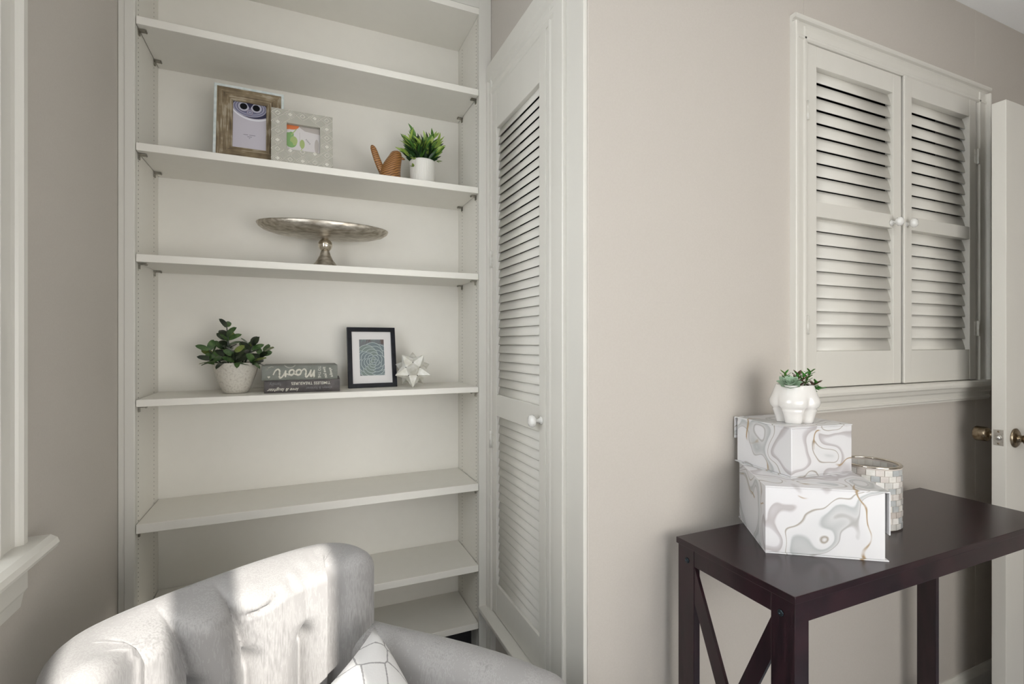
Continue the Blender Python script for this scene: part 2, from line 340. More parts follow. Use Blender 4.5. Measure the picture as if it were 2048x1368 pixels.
# ------------------------------------------------------------------ louvers
def slat_poly(W, th, tilt, cy, cz, out=-1):
    """cross-section of one slat; lower edge leans out (towards out)"""
    pts = []
    for k in range(10):
        a = 2 * math.pi * k / 10; p = W / 2 * math.cos(a); q = th / 2 * math.sin(a)
        if abs(math.cos(a)) > .5: p = W / 2 * (1 if p > 0 else -1) * (.5 + .5 * abs(math.cos(a)))
        c, s_ = math.cos(tilt), math.sin(tilt)
        y = p * c - q * s_; z = p * s_ + q * c       # p>0 upper/back
        pts.append((cy - out * y, cz + z))
    return pts

# narrow closet door (in the side wall, faces -X)
door2 = struct(empty('door_2', (.60, 1.33, .366)), 'narrow white louvered closet door beside the bookcase', 'door')
fx = .590; bx = .615; y0, y1 = 1.139, 1.520; z0, z1 = .3675, 2.066; st = .037
lowT, midB, midT, topB = .466, 1.012, 1.082, 1.945
b = MB()
b.box((fx, y0, z0), (bx, y0 + st, z1)); b.box((fx, y1 - st, z0), (bx, y1, z1))
b.box((fx + .0005, y0 + st, z0), (bx, y1 - st, lowT)); b.box((fx + .0005, y0 + st, midB), (bx, y1 - st, midT)); b.box((fx + .0005, y0 + st, topB), (bx, y1 - st, z1))
child(b, 'door_frame', M['trim'], door2, bevel=.0015)
for (za, zb, nm) in ((midT, topB, 32), (lowT, midB, 20)):
    b = MB(); pitch = (zb - za) / nm
    for k in range(nm):
        b.prism(slat_poly(.0288, .0038, R(76), (fx + bx) / 2 - .001, za + pitch * (k + .5), -1), 'y', y0 + st - .001, y1 - st + .001, smooth=True)
    child(b, 'louvers', M['trim'], door2)
kb = MB(); kb.lathe([(0, 0), (.011, 0), (.0105, .003), (.006, .006), (.0055, .015), (.010, .019), (.0155, .023), (.0165, .028), (.014, .034), (.007, .037), (0, .0375)], 24, cap=False)
k_ = kb.obj('knob', M['porcelain'], door2); k_.rotation_euler = (0, R(-90), 0); k_.location = Vector((fx, 1.163, 1.045)) - Vector(door2.location)
for z in (1.525, .93):
    b = MB(); b.tube([(fx - .004, y1 + .004, z - .028), (fx - .004, y1 + .004, z + .028)], .0045, 10); b.box((fx - .001, y1 - .012, z - .026), (fx + .001, y1 + .001, z + .026)); b.box((fx - .009, y1, z - .002), (fx + .001, y1 + .009, z))
    child(b, 'hinge', M['hinge'], door2)

# ------------------------------------------------------------------ wall cupboard with two louvered doors
t2 = struct(empty('trim_2', (1.78, YW, 1.1)), 'white moulded casing and sill round the louvered wall cupboard', 'trim')
def cprof(edge, sgn, width=.068):
    P = [(0, 0), (0, .018), (.002, .020), (.009, .020), (.012, .017), (.013, .009), (.017, .007), (.030, .0075), (.046, .0065), (.050, .010), (.056, .010), (.060, .006), (width, .0045), (width, 0)]
    return [(edge + sgn * p, -q) for p, q in P]
xo0, xo1, zo1 = 1.264, 2.288, 2.166
b = MB(); b.prism([(x, YW + y) for x, y in cprof(xo0, 1)], 'z', 1.118, zo1 - .0215); child(b, 'casing_upright', M['trim'], t2)
b = MB(); b.prism([(x, YW + y) for x, y in cprof(xo1, -1)], 'z', 1.118, zo1 - .0215); child(b, 'casing_upright', M['trim'], t2)
b = MB(); b.prism([(YW + q, z) for z, q in cprof(zo1, -1, .060)], 'x', xo0 - .0004, xo1 + .0004); child(b, 'casing_head', M['trim'], t2)
b = MB(); b.prism([(.955, 1.094), (.926, 1.094), (.921, 1.098), (.920, 1.106), (.922, 1.114), (.926, 1.118), (.955, 1.118)], 'x', 1.236, 2.318)
child(b, 'sill', M['trim'], t2, bevel=.001)
b = MB(); b.prism([(.955, 1.094), (.934, 1.094), (.936, 1.082), (.942, 1.076), (.944, 1.064), (.941, 1.061), (.941, 1.056), (.944, 1.053), (.945, 1.048), (.955, 1.046)], 'x', 1.262, 2.290)
child(b, 'apron', M['trim'], t2)
for side, (xa, xb, ka, lab) in enumerate(((1.330, 1.777, 1.748, 'white louvered cupboard door on the left, knob at its right edge'), (1.781, 2.208, 1.806, 'white louvered cupboard door on the right, hinged beside the open door'))):
    root = thing(empty('louvered_shutter', ((xa + xb) / 2, YW, 1.1195)), lab, 'shutter', 'louvered doors of the wall cupboard')
    ya, yb = YW - .003 - .006 * side, YW + .021
    sl = .042; zb0, zt = 1.1200, 2.105
    L = [(1.2255, 1.614), (1.657, 2.045)]
    b = MB(); b.box((xa, ya, zb0), (xa + sl, yb, zt)); b.box((xb - sl, ya, zb0), (xb, yb, zt))
    for (q0, q1) in ((zb0, 1.2255), (1.614, 1.657), (2.045, zt)): b.box((xa + sl, ya + .0005, q0), (xb - sl, yb, q1))
    if side: b.box((xa - .004, ya - .004, zb0), (xa + .010, ya + .002, zt))
    child(b, 'door_frame', M['trim'], root, bevel=.0015)
    for q0, q1 in L:
        b = MB(); pitch = (q1 - q0) / 10
        for k in range(10):
            b.prism(slat_poly(.0418, .0045, R(75), YW + .010, q0 + pitch * (k + .5), -1), 'x', xa + sl - .001, xb - sl + .001, smooth=True)
        child(b, 'louvers', M['trim'], root)
    kb = MB(); kb.lathe([(0, 0), (.0095, 0), (.009, .003), (.0055, .006), (.005, .012), (.009, .016), (.0135, .020), (.0145, .025), (.012, .031), (.006, .034), (0, .0345)], 24, cap=False)
    k_ = kb.obj('knob', M['porcelain'], root); k_.rotation_euler = (R(90), 0, 0); k_.location = Vector((1.788 if side else 1.724, ya, 1.629)) - Vector(root.location)
    hx = xb if side else xa
    for z in (1.910, 1.300):
        b = MB(); b.tube([(hx + (.003 if side else -.003), ya - .004, z - .027), (hx + (.003 if side else -.003), ya - .004, z + .027)], .004, 10)
        s_ = 1 if side else -1; b.box((hx - s_ * .012, ya - .001, z - .024), (hx, ya, z + .024))
        child(b, 'hinge', M['hinge'], root)

# ------------------------------------------------------------------ left window
win = struct(empty('window_1', (XL, .5, WZ0)), 'white window frame and sill at the left edge', 'window')
b = MB()
pw = [(0, 0), (0, .017), (.002, .019), (.014, .019), (.018, .014), (.020, .010), (.030, .009), (.055, .009), (.060, .013), (.068, .013), (.072, .008), (.090, .007), (.090, 0)]
b.prism([(XL + q, 1.0555 - p) for p, q in pw], 'z', WZ0, 2.25); child(b, 'casing_upright', M['trim'], win)
b = MB(); b.prism([(XL + q, -.0705 + p) for p, q in pw], 'z', WZ0, 2.25); child(b, 'casing_upright', M['trim'], win)
b = MB(); b.prism([(XL + q, 2.25 - p) for p, q in pw], 'y', -.0705, 1.0555); child(b, 'casing_head', M['trim'], win)
b = MB(); b.box((XL - .10, W0 + .001, .898), (XL - .0004, W1 - .001, .925))
b.prism([(XL, .898), (XL + .038, .898), (XL + .047, .904), (XL + .050, .911), (XL + .047, .919), (XL + .038, .925), (XL, .925)], 'y', -.10, 1.082)
child(b, 'sill', M['trim'], win)
b = MB(); b.prism([(XL, .898), (XL + .018, .898), (XL + .018, .85), (XL + .013, .842), (XL + .009, .820), (XL, .816)], 'y', -.07, 1.056); child(b, 'apron', M['trim'], win)
b = MB(); xs0, xs1 = XL - .10, XL - .065
for q in ((W0, W0 + .045, WZ0, WZ1), (W1 - .045, W1, WZ0, WZ1), (W0, W1, WZ0, WZ0 + .06), (W0, W1, WZ1 - .045, WZ1), (W0, W1, 1.52, 1.56)): b.box((xs0, q[0], q[2]), (xs1, q[1], q[3]))
child(b, 'sash', M['trim'], win)
m, nt, bb = new_mat('window_glass', (1, 1, 1), .02); bb.inputs['Transmission Weight'].default_value = 1.0; bb.inputs['IOR'].default_value = 1.02; M['glass'] = m
child(MB().box((XL - .085, W0 + .04, WZ0 + .05), (XL - .083, W1 - .04, WZ1 - .04)), 'pane', M['glass'], win)

# ------------------------------------------------------------------ built-in bookcase
bk = thing(empty('bookcase', (.09, 1.7, 0)), 'white built-in bookcase of seven adjustable shelves in the wall niche', 'bookcase')
AX0, AX1 = -.387, .5575; YBK = 1.792; TOP = 2.352
child(MB().box((XL + .001, YBK, 0.27), (XN - .001, YBK + .012, CEIL - .001)), 'back_panel', M['shelf'], bk)
for s_ in (0, 1):
    b = MB(); x = AX0 if s_ == 0 else AX1; sg = 1 if s_ == 0 else -1
    xa = x - .018 if s_ == 0 else x
    b.box((xa, YB + .0192, 0), (xa + .018, YBK - .0005, TOP - .001), mi=0)
    for yy in (1.588, 1.742):
        z = .33
        while z < TOP - .02:
            pts = [(x + sg * .0003, yy + .0021 * math.cos(a), z + .0021 * math.sin(a)) for a in [k * math.pi / 3 for k in range(6)]]
            b.add(pts, [tuple(range(6))], 1, False); z += .0125
    child(b, 'side_panel', [M['shelf'], M['hole']], bk)
b = MB(); b.box((XL + .0005, YB, 0), (AX0, YB + .019, CEIL - .001)); b.box((XL + .014, YB - .0025, 0), (AX0 - .001, YB + .001, CEIL - .001)); child(b, 'face_frame', M['trim'], bk, bevel=.0015)
b = MB(); b.box((AX1, YB, 0), (XN - .0005, YB + .019, CEIL - .001)); child(b, 'face_frame', M['trim'], bk, bevel=.0015)
child(MB().box((AX0 - .018, YB + .001, TOP), (AX1 + .018, YBK - .0005, TOP + .02)), 'top_panel', M['shelf'], bk)
child(MB().box((AX0, YB, TOP + .0205), (AX1, YB + .019, CEIL - .001)), 'face_frame', M['trim'], bk)
child(MB().box((AX0, 1.64, 0.001), (AX1, 1.65, .27)), 'base_shade_panel', M['dark'], bk)  # near-black sheet standing for the shade in the open toe space
SH = [(2.100, .021), (1.771, .0205), (1.481, .020), (1.1015, .0185), (.777, .024), (.5036, .022), (.3106, .021)]
for i, (zt, th) in enumerate(SH):
    g = .0016
    child(MB().box((AX0 + g, YB + .0008, zt - th), (AX1 - g, YBK - .001, zt)), 'shelf', M['shelf'], bk, bevel=.0012)
    for sx, sg in ((AX0, 1), (AX1, -1)):
        for yy in (1.588, 1.742):
            b = MB(); zz = zt - th
            b.box((sx + sg * .0005, yy - .007, zz - .0045), (sx + sg * .019, yy + .007, zz - .0012))
            b.box((sx + sg * .0005, yy - .0045, zz - .016), (sx + sg * .004, yy + .0045, zz - .0045))
            b.box((sx + sg * .016, yy - .005, zz - .0062), (sx + sg * .019, yy + .005, zz - .0044))
            child(b, 'shelf_bracket', M['bracket'], bk)

# ------------------------------------------------------------------ open white door at the right edge
d1 = struct(empty('door_1', (2.05, .8215, 0)), 'open white door with an antique brass knob at the right edge', 'door')
child(MB().box((2.05, .8035, .012), (2.81, .8395, 2.0185)), 'door_leaf', M['trim'], d1, bevel=.0015)
child(MB().box((2.0490, .8095, .922), (2.0502, .8340, .972)), 'latch_plate', M['steel'], d1)
b = MB(); b.lathe([(0, 0), (.0085, 0), (.0083, .004), (.005, .008), (0, .010)], 20, cap=False); o = b.obj('latch_bolt', M['steel'], d1); o.rotation_euler = (0, R(-90), 0); o.location = Vector((2.0492, .822, .947)) - Vector(d1.location)
for zz in (.928, .966):
    b = MB(); b.lathe([(0, 0), (.003, 0), (.002, .0006), (0, .0008)], 12, cap=False); o = b.obj('screw', M['brass'], d1); o.rotation_euler = (0, R(-90), 0); o.location = Vector((2.0490, .822, zz)) - Vector(d1.location)
knobp = [(0, 0), (.030, 0), (.031, .003), (.027, .006), (.022, .0085), (.012, .010), (.0105, .020), (.014, .024), (.0215, .028), (.0235, .034), (.0245, .060), (.022, .064), (.010, .066), (0, .0662)]
b = MB(); b.lathe(knobp, 32, cap=False); o = b.obj('knob', M['brass'], d1); o.rotation_euler = (R(-90), 0, 0); o.location = Vector((2.103, .8395, .945)) - Vector(d1.location)
b = MB(); b.lathe(knobp, 32, cap=False); o = b.obj('knob', M['brass'], d1); o.rotation_euler = (R(90), 0, 0); o.location = Vector((2.103, .8035, .945)) - Vector(d1.location)

# ------------------------------------------------------------------ console table
tb = thing(empty('console_table', (1.36, .79, 0)), 'dark espresso wooden console table with crossed end bars', 'table')
TX0, TX1, TY0, TY1, TZ = .8515, 1.8705, .6325, .9480, .775
child(MB().box((TX0, TY0, TZ - .0145), (TX1, TY1, TZ)), 'tabletop', M['table'], tb, bevel=.0012)
LW, LT = .052, .0185; K = .954; LEGZ = (H * (K - 1)) / K
for xa, sg in ((TX0 + .004, 1), (TX1 - .004, -1)):
    for ya, sy in ((TY0 + .003, 1), (TY1 - .003, -1)):
        b = MB(); b.box((xa, ya, LEGZ), (xa + sg * LT, ya + sy * LW, TZ - .015)); 
        if sg > 0: b.box((xa + sg * LT, ya, LEGZ), (xa + sg * (LT + .020), ya + sy * .018, TZ - .015))
        lg = child(b, 'leg', M['table'], tb, bevel=.0012)
        bb_ = MB(); bb_.lathe([(0, 0), (.0065, 0), (.0065, .0012), (.005, .0022), (.0022, .0024), (.0018, .001), (0, .001)], 18, cap=False)
        o = bb_.obj('bolt', M['bolt'], lg); o.rotation_euler = (0, R(-90 * sg), 0); o.location = (xa - sg * .0002, ya + sy * .030, TZ - .046)
        o.parent = lg; o.matrix_parent_inverse = Matrix.Identity(4)
    ins = xa + sg * .0005
    child(MB().box((ins, TY0 + .003 + LW, TZ - .053), (ins + sg * LT, TY1 - .003 - LW, TZ - .015)), 'rail', M['table'], tb, bevel=.001)
    child(MB().box((ins, TY0 + .003 + LW, .12), (ins + sg * LT, TY1 - .003 - LW, .158)), 'rail', M['table'], tb, bevel=.001)
    ylo, yhi = TY0 + .003 + LW, TY1 - .003 - LW; zt, zb = TZ - .053, .158; hw = .016
    dY, dZ = yhi - ylo, zt - zb
    for flip in ((0, 1) if sg > 0 else ()):
        x_a = ins + sg * (.001 if flip else .0095); x_b = x_a + sg * .008
        wz = .085
        poly = [(yhi, zt), (yhi, zt - wz), (ylo + .0, zb), (ylo, zb + wz)] if flip else [(ylo, zt), (ylo, zt - wz), (yhi, zb), (yhi, zb + wz)]
        b = MB(); b.prism(poly, 'x', min(x_a, x_b), max(x_a, x_b)); child(b, 'cross_bar', M['table'], tb)
for ya in (TY0 + .004, TY1 - .022):
    child(MB().box((TX0 + .004 + LT, ya, TZ - .056), (TX1 - .004 - LT, ya + .018, TZ - .015)), 'apron', M['table'], tb, bevel=.001)

# ------------------------------------------------------------------ marbled boxes
def gift_box(A, AB, AC, z0, z1, mat, label, flap_side, cat='box'):
    A = Vector((*A, 0)); ex = Vector((*AB, 0)); W = ex.length; ex.normalize(); ey = Vector((-ex.y, ex.x, 0)); D = AC
    root = thing(empty('keepsake_box', (A.x, A.y, z0), math.atan2(ex.y, ex.x)), label, cat, 'marbled keepsake boxes on the table')
    h = z1 - z0; t = .003; e = .004
    MB().box((0, 0, t), (W, D, h - t)).obj('body', mat, root, bevel=.0016)
    MB().box((-.0005, -e * .6, 0), (W + e * 1.6, D + e, t)).obj('base_board', mat, root, bevel=.0008) if flap_side == 'x' else MB().box((-e * .6, -.0005, 0), (W + e * .4, D + e * 1.6, t)).obj('base_board', mat, root, bevel=.0008)
    b = MB()
    if flap_side == 'x':
        b.box((-.001, -.002, h - t), (W + .009, D + .001, h)); b.box((W + .0065, -.002, h * .38), (W + .009, D + .001, h - t + .0005))
    else:
        b.box((-.002, -.001, h - t), (W + .001, D + .009, h)); b.box((-.002, D + .0065, h * .52), (W + .001, D + .009, h - t + .0005))
    b.obj('lid', mat, root, bevel=.0008)
    return root
gift_box((.9715, .7947), (.1990, -.1372), .2266, TZ, .927, M['marble_big'], 'large white marbled box, lower of the two stacked on the table', 'x')
gift_box((1.0770, .8095), (.1880, -.0223), .1780, .927, 1.048, M['marble_small'], 'small white marbled box stacked on the larger one', 'y')

# ------------------------------------------------------------------ mosaic candle holder
vs = thing(empty('candle_holder', (1.388, .818, TZ)), 'round mother-of-pearl mosaic candle holder behind the marbled boxes', 'candle holder')
VR, VH = .068, .160
b = MB(); b.lathe([(0, .0), (VR - .004, 0), (VR - .0005, .003), (VR - .0005, VH - .004), (VR - .002, VH), (VR - .006, VH), (VR - .007, VH - .004), (VR - .007, .012), (0, .012)], 56, cap=False)
b.obj('cup', M['grout'], vs)
b = MB(); nt_, nr = 22, 10; hh = (VH - .010) / nr
for r in range(nr):
    for k in range(nt_):
        a0 = 2 * math.pi * (k + (r % 2) * .5) / nt_; a1 = a0 + 2 * math.pi / nt_ * .94; z_0 = .004 + r * hh; z_1 = z_0 + hh * .93
        am = (a0 + a1) / 2; mi = random.randrange(6); jr = VR + .0012 + random.uniform(-.0002, .0004)
        P = lambda a, z, q: (q * math.cos(a), q * math.sin(a), z)
        vsx = [P(a0, z_0, jr), P(a1, z_0, jr), P(a1, z_1, jr), P(a0, z_1, jr), P(a0, z_0, VR - .001), P(a1, z_0, VR - .001), P(a1, z_1, VR - .001), P(a0, z_1, VR - .001)]
        b.add(vsx, [(0, 1, 2, 3), (0, 4, 5, 1), (1, 5, 6, 2), (2, 6, 7, 3), (3, 7, 4, 0)], mi, False)
        if r > nr - 5:
            mi = random.randrange(6); q = VR - .0075
            b.add([P(a0, z_0, q), P(a1, z_0, q), P(a1, z_1, q), P(a0, z_1, q)], [(3, 2, 1, 0)], mi, False)
b.obj('mosaic_tiles', tiles, vs, fix=False)
b = MB(); b.lathe([(VR + .001, VH - .003), (VR + .0018, VH - .0005), (VR, VH + .0012), (VR - .006, VH + .0012), (VR - .008, VH - .001), (VR - .007, VH - .003)], 56, cap=False); b.obj('rim', M['ball_silver'], vs)

# ------------------------------------------------------------------ leaves
def leaf(b, base, d, L, W, mi, up=None, curl=.0, thick=.0, cup=.15, tip=1.0, n=6):
    """a leaf blade from base in direction d; W full width; closed blade with a little thickness"""
    d = Vector(d).normalized(); up = Vector(up) if up else Vector((0, 0, 1))
    s_ = d.cross(up)
    if s_.length < .1: s_ = d.cross(Vector((1, .3, 0)))
    s_.normalize(); nrm = s_.cross(d).normalized()
    topv = []; botv = []
    for i in range(n + 1):
        u = i / n; wd = W * .5 * (math.sin(math.pi * min(1, u ** .75)) ** .8 * (1 - .12 * u) if tip >= 1 else math.sin(math.pi * (u ** .9) * .94 + .12) ** .55)
        if i == 0: wd = W * .08
        if i == n: wd = .0002
        c = Vector(base) + d * (L * u) - nrm * (curl * L * u * u)
        row = [c - s_ * wd + nrm * (cup * wd), c, c + s_ * wd + nrm * (cup * wd)]
        topv.append([p + nrm * thick * .5 * (1 if k == 1 else .2) for k, p in enumerate(row)]); botv.append([p - nrm * max(thick * .5, .0002) * (1 if k == 1 else .2) for k, p in enumerate(row)])
    b.grid(topv, mi); b.grid([r[::-1] for r in botv], mi)

# spiky plant in a ribbed pot (second shelf)
pl = thing(empty('potted_plant', (.390, 1.662, 1.771)), 'spiky green artificial plant in a white ribbed pot', 'plant')
b = MB(); nrib = 44; rings = []
for (r, z) in [(0, .0), (.036, 0), (.0385, .002), (.0395, .01), (.0425, .088), (.0425, .093), (.041, .095), (.038, .095), (.037, .090), (.036, .080), (0, .080)]:
    ring = []
    for k in range(nrib * 4):
        a = 2 * math.pi * k / (nrib * 4); rr = r + (.0011 * abs(math.sin(a * nrib / 2)) ** .6 - .0006 if .005 < z < .092 and r > .0387 else 0)
        ring.append((rr * math.cos(a), rr * math.sin(a), z))
    rings.append(ring)
b.grid(rings, 0, True, closed=True); b.obj('pot', flat('ribbed_pot_white', (.76, .74, .69), .55), pl)
b = MB(); rs = random.Random(11)
for k in range(58):
    az = rs.uniform(0, 2 * math.pi); tl = rs.uniform(.08, 1.0); L0 = rs.uniform(.050, .098)
    base = Vector((rs.uniform(-.02, .02), rs.uniform(-.02, .02), .080)); hd = Vector((math.cos(az), math.sin(az) * .85, 0))
    d = (hd * tl * 1.05 + Vector((0, 0, 1))).normalized(); st_ = base + d * L0
    if abs(st_.y) > .05: st_.y *= .6
    b.tube([base, base + d * L0 * .5 + Vector((0, 0, .004)), st_], .0011, 5, 0)
    for q in range(6):
        f_ = .35 + .65 * q / 5; p = base.lerp(st_, f_); a2 = az + rs.uniform(-1.6, 1.6)
        dd = (d * 1.15 + Vector((math.cos(a2), math.sin(a2), rs.uniform(-.2, .5))) * .8)
        mi = 2 if (q > 2 and rs.random() < (.55 if tl > .5 else .3)) else rs.choice([0, 1, 1] if q > 2 else [0, 0, 0, 1])
        leaf(b, p, dd, rs.uniform(.030, .048), rs.uniform(.008, .0125), mi, up=(rs.uniform(-.6, .6), -1, rs.uniform(0, .8)), curl=rs.uniform(-.15, .25), cup=.3)
for (x, z, dz) in ((-.048, .058, -.004), (.050, .088, .01), (-.045, .082, -.01)):
    for q in range(4): leaf(b, (x * .8, -.035, z + .004), (math.copysign(1, x) * .5 + rs.uniform(-.5, .5), -.7, rs.uniform(-.6, .4)), .022, .008, 2)
b.obj('foliage', [M['leaf_dark'], M['leaf_mid'], M['leaf_lime']], pl, fix=False)

# jade plant in a tapered stone pot (fourth shelf)
jp = thing(empty('potted_plant', (-.168, 1.660, 1.1015)), 'dark green jade plant in a tapered speckled stone pot', 'plant')
b = MB(); b.lathe([(0, 0), (.026, 0), (.031, .002), (.035, .008), (.044, .028), (.053, .052), (.0595, .075), (.0615, .088), (.0605, .0905), (.057, .090), (.0555, .084), (0, .080)], 48, cap=False); b.obj('pot', M['stone'], jp)
b = MB(); b.lathe([(0, .083), (.054, .083), (.0555, .081)], 32, cap=False); b.obj('soil', M['pot_soil'], jp)
b = MB(); rs = random.Random(5)
def jade_branch(base, d, L, pairs, s=1.0):
    d = Vector(d).normalized(); e = Vector(base) + d * L
    b.tube([base, e], [.0028 * s, .0018 * s], 6, 1); a = rs.uniform(0, 3)
    for q in range(pairs):
        f_ = .35 + .65 * q / max(1, pairs - 1); p = Vector(base).lerp(e, f_); a += 1.35
        for sg in (0, math.pi):
            hd = Vector((math.cos(a + sg), math.sin(a + sg) * .9, 0)); dd = hd + d * (.25 + .7 * f_) + Vector((0, 0, rs.uniform(-.25, .15)))
            mi = rs.choice([0, 0, 1, 1, 2]) if q > 1 else rs.choice([0, 1, 1])
            leaf(b, p, dd, rs.uniform(.030, .042) * s, rs.uniform(.0165, .0215) * s, mi, up=(rs.uniform(-.5, .5), rs.uniform(-1.3, -.3), rs.uniform(.3, 1)), curl=rs.uniform(-.1, .3), thick=.003, cup=.12, tip=.5, n=8)
jade_branch((-.012, 0, .08), (-.14, .0, 1), .088, 5)
jade_branch((-.012, 0, .08), (-.10, .0, 1), .115, 3, .95)
jade_branch((.02, -.008, .08), (.42, -.1, 1), .066, 4, 1.05)
jade_branch((-.03, -.008, .08), (-.62, -.15, .8), .060, 4)
jade_branch((.0, -.02, .08), (.05, -.55, .8), .050, 4)
jade_branch((.03, .012, .08), (.95, .1, .9), .062, 4)
jade_branch((-.02, .02, .08), (-.3, .5, 1), .058, 4)
jade_branch((-.03, -.02, .08), (-.55, -.6, .45), .044, 3, .95)
jade_branch((.03, -.025, .08), (.5, -.7, .4), .042, 3, .95)
jade_branch((.012, .022, .08), (.3, .4, 1), .068, 4)
for (x, y, a, dz) in ((-.045, -.03, 2.9, .0), (-.05, -.01, 3.2, .1), (.052, -.01, -.2, -.35), (.045, -.032, -.9, -.25), (-.028, -.05, -1.9, -.2), (.01, -.055, -1.5, -.15)):
    leaf(b, (x * .9, y * .9, .090), (math.cos(a), math.sin(a), dz + .3), .042, .016, rs.choice([0, 1, 2]), curl=.45, thick=.003, tip=.5, n=8)
b.obj('foliage', [M['leaf_jade'], M['leaf_jade_dark'], M['leaf_olive']], jp, fix=False)

# ------------------------------------------------------------------ hips-shaped planter with succulents on the small box
hp = thing(empty('succulent_planter', (1.166, .868, 1.048), R(-10)), 'small white ceramic hip-shaped planter of succulents on the top box', 'planter')
def planter():
    nz, na = 36, 96; Hh = .094; rows = []
    for j in range(nz + 1):
        z = Hh * j / nz; u = j / nz
        ring = []
        for k in range(na):
            a = 2 * math.pi * k / na; ca, sa = math.cos(a), math.sin(a)
            hw = .047 + .006 * math.exp(-((u - .52) / .3) ** 2) - .006 * max(0, (.35 - u) / .35) - .005 * max(0, (u - .75) / .25) ** 2
            dp = .042 + .006 * math.exp(-((u - .58) / .22) ** 2) - .005 * max(0, (.35 - u) / .35) - .002 * max(0, (u - .8) / .2)
            n_ = 2.35; r = 1 / ((abs(ca) ** n_ + abs(sa) ** n_) ** (1 / n_))
            x = hw * ca * r; y = dp * sa * r
            bulge = math.exp(-((u - .55) / .17) ** 2)
            gx = math.exp(-(x / .0080) ** 2); gy = math.exp(-(y / .0075) ** 2)
            low_ = min(1, max(0, (.45 - u) / .12))
            kx = (.016 * low_ + .0032 * bulge) * gx; ky = (.020 * low_ + .0022 * bulge) * gy
            rr_ = math.hypot(x, y) or 1e-6; sh = min(rr_ * .8, kx + ky); cheek = .0045 * bulge * abs(2 * x * y) / rr_ ** 2
            crease = .0035 * math.exp(-((u - .38) / .03) ** 2) * abs(2 * x * y) / rr_ ** 2
            f_ = (rr_ - sh + cheek - crease) / rr_; x *= f_; y *= f_
            ring.append((x, y, z))
        rows.append(ring)
    b = MB(); b.grid(rows, 0, True, closed=True)
    top = rows[-1]; inn = [(p[0] * .90, p[1] * .88, Hh + .001) for p in top]; low = [(p[0] * .86, p[1] * .84, Hh - .012) for p in top]; mid = [(p[0] * .97, p[1] * .96, Hh + .0015) for p in top]
    b.grid([top, mid, inn, low], 0, True, closed=True); b.add(low, [tuple(range(na))], 1, False); b.add(rows[0], [tuple(range(na))[::-1]], 0, False)
    return b
planter().obj('pot', [M['ceramic'], M['pot_soil']], hp)
b = MB(); rs = random.Random(3)
def rosette(c, R0, n, mi, tilt=(0, 0, 1), wd=.5, layers=3):
    T_ = Vector(tilt).normalized(); q_ = T_.to_track_quat('Z', 'Y')
    for l in range(layers):
        el = .25 + .45 * l; L = R0 * (1 - .22 * l)
        for k in range(n):
            a = 2 * math.pi * (k + .5 * l) / n; dd = q_ @ Vector((math.cos(a), math.sin(a), el)); leaf(b, Vector(c) + T_ * .002 * l, dd, L, L * wd, mi, up=T_, curl=-.25, thick=.002, cup=.3, tip=.5)
rosette((-.026, -.010, .092), .032, 8, 0, (-.35, -.5, 1), .62, 4)
rosette((-.008, .004, .094), .028, 7, 0, (-.1, 0, 1), .6, 3)
for (x, y, d, L, mi) in ((-.012, .006, (-.30, 0, 1), .040, 3), (.004, .0, (.0, -.2, 1), .036, 1), (.010, -.006, (.1, -.3, 1), .038, 1), (.026, .0, (.45, -.1, 1), .046, 3), (.034, -.004, (.9, -.3, .6), .028, 1), (.018, .010, (.2, .2, 1), .038, 1), (.036, -.01, (.9, -.6, .05), .024, 2)):
    p0 = Vector((x, y, .084)); dn = Vector(d).normalized(); p1 = p0 + dn * L; b.tube([p0, p1], .0015, 6, mi)
    for q in range(5):
        p = p0.lerp(p1, .3 + .7 * q / 4)
        for k in range(4):
            a = k * math.pi / 2 + q * .8; leaf(b, p, Vector((math.cos(a), math.sin(a), .35)) + dn * (.3 + .2 * q / 4), (.0160), .0062, mi if rs.random() < .75 else 2, thick=.0012, tip=.5)
for k in range(7): leaf(b, (.038, -.014, .088), (rs.uniform(.2, 1), rs.uniform(-1, .2), rs.uniform(-.5, .3)), .018, .008, 2, thick=.002, tip=.5)
for k in range(8): leaf(b, (rs.uniform(-.01, .02), rs.uniform(-.01, .01), .086), (rs.uniform(-.4, .4), rs.uniform(-.4, .4), 1), .030, .007, rs.choice([1, 2, 2]), cup=.4)
b.obj('succulents', [M['leaf_sage'], M['leaf_red'], M['leaf_bright'], M['leaf_mid']], hp, fix=False)

# ------------------------------------------------------------------ oval pedestal stand
cs = thing(empty('pedestal_dish', (.080, 1.676, 1.481)), 'oval hammered silver pedestal dish alone on the third shelf', 'dish')
b = MB(); b.lathe([(0, 0), (.042, 0), (.044, .002), (.042, .006), (.034, .018), (.024, .032), (.017, .046), (.014, .056), (.013, .060), (0, .060)], 40, cap=False); b.obj('foot', M['stand_silver'], cs)
b = MB(); b.lathe([(0, .0585)] + [(.0215 * math.sin(t), .079 - .0215 * math.cos(t)) for t in [math.pi * (.16 + .70 * k / 14) for k in range(15)]] + [(.012, .1015), (0, .1015)], 36, cap=False); b.obj('ball', M['ball_silver'], cs)
b = MB(); prof = [(0, .1005), (.06, .101), (.11, .1035), (.15, .108), (.178, .116), (.192, .126), (.197, .1345), (.1955, .1375), (.192, .1375), (.186, .128), (.17, .119), (.14, .113), (0, .110)]
b.lathe(prof, 80, sx=1, sy=.50, cap=False); b.obj('plate', M['stand_silver'], cs)

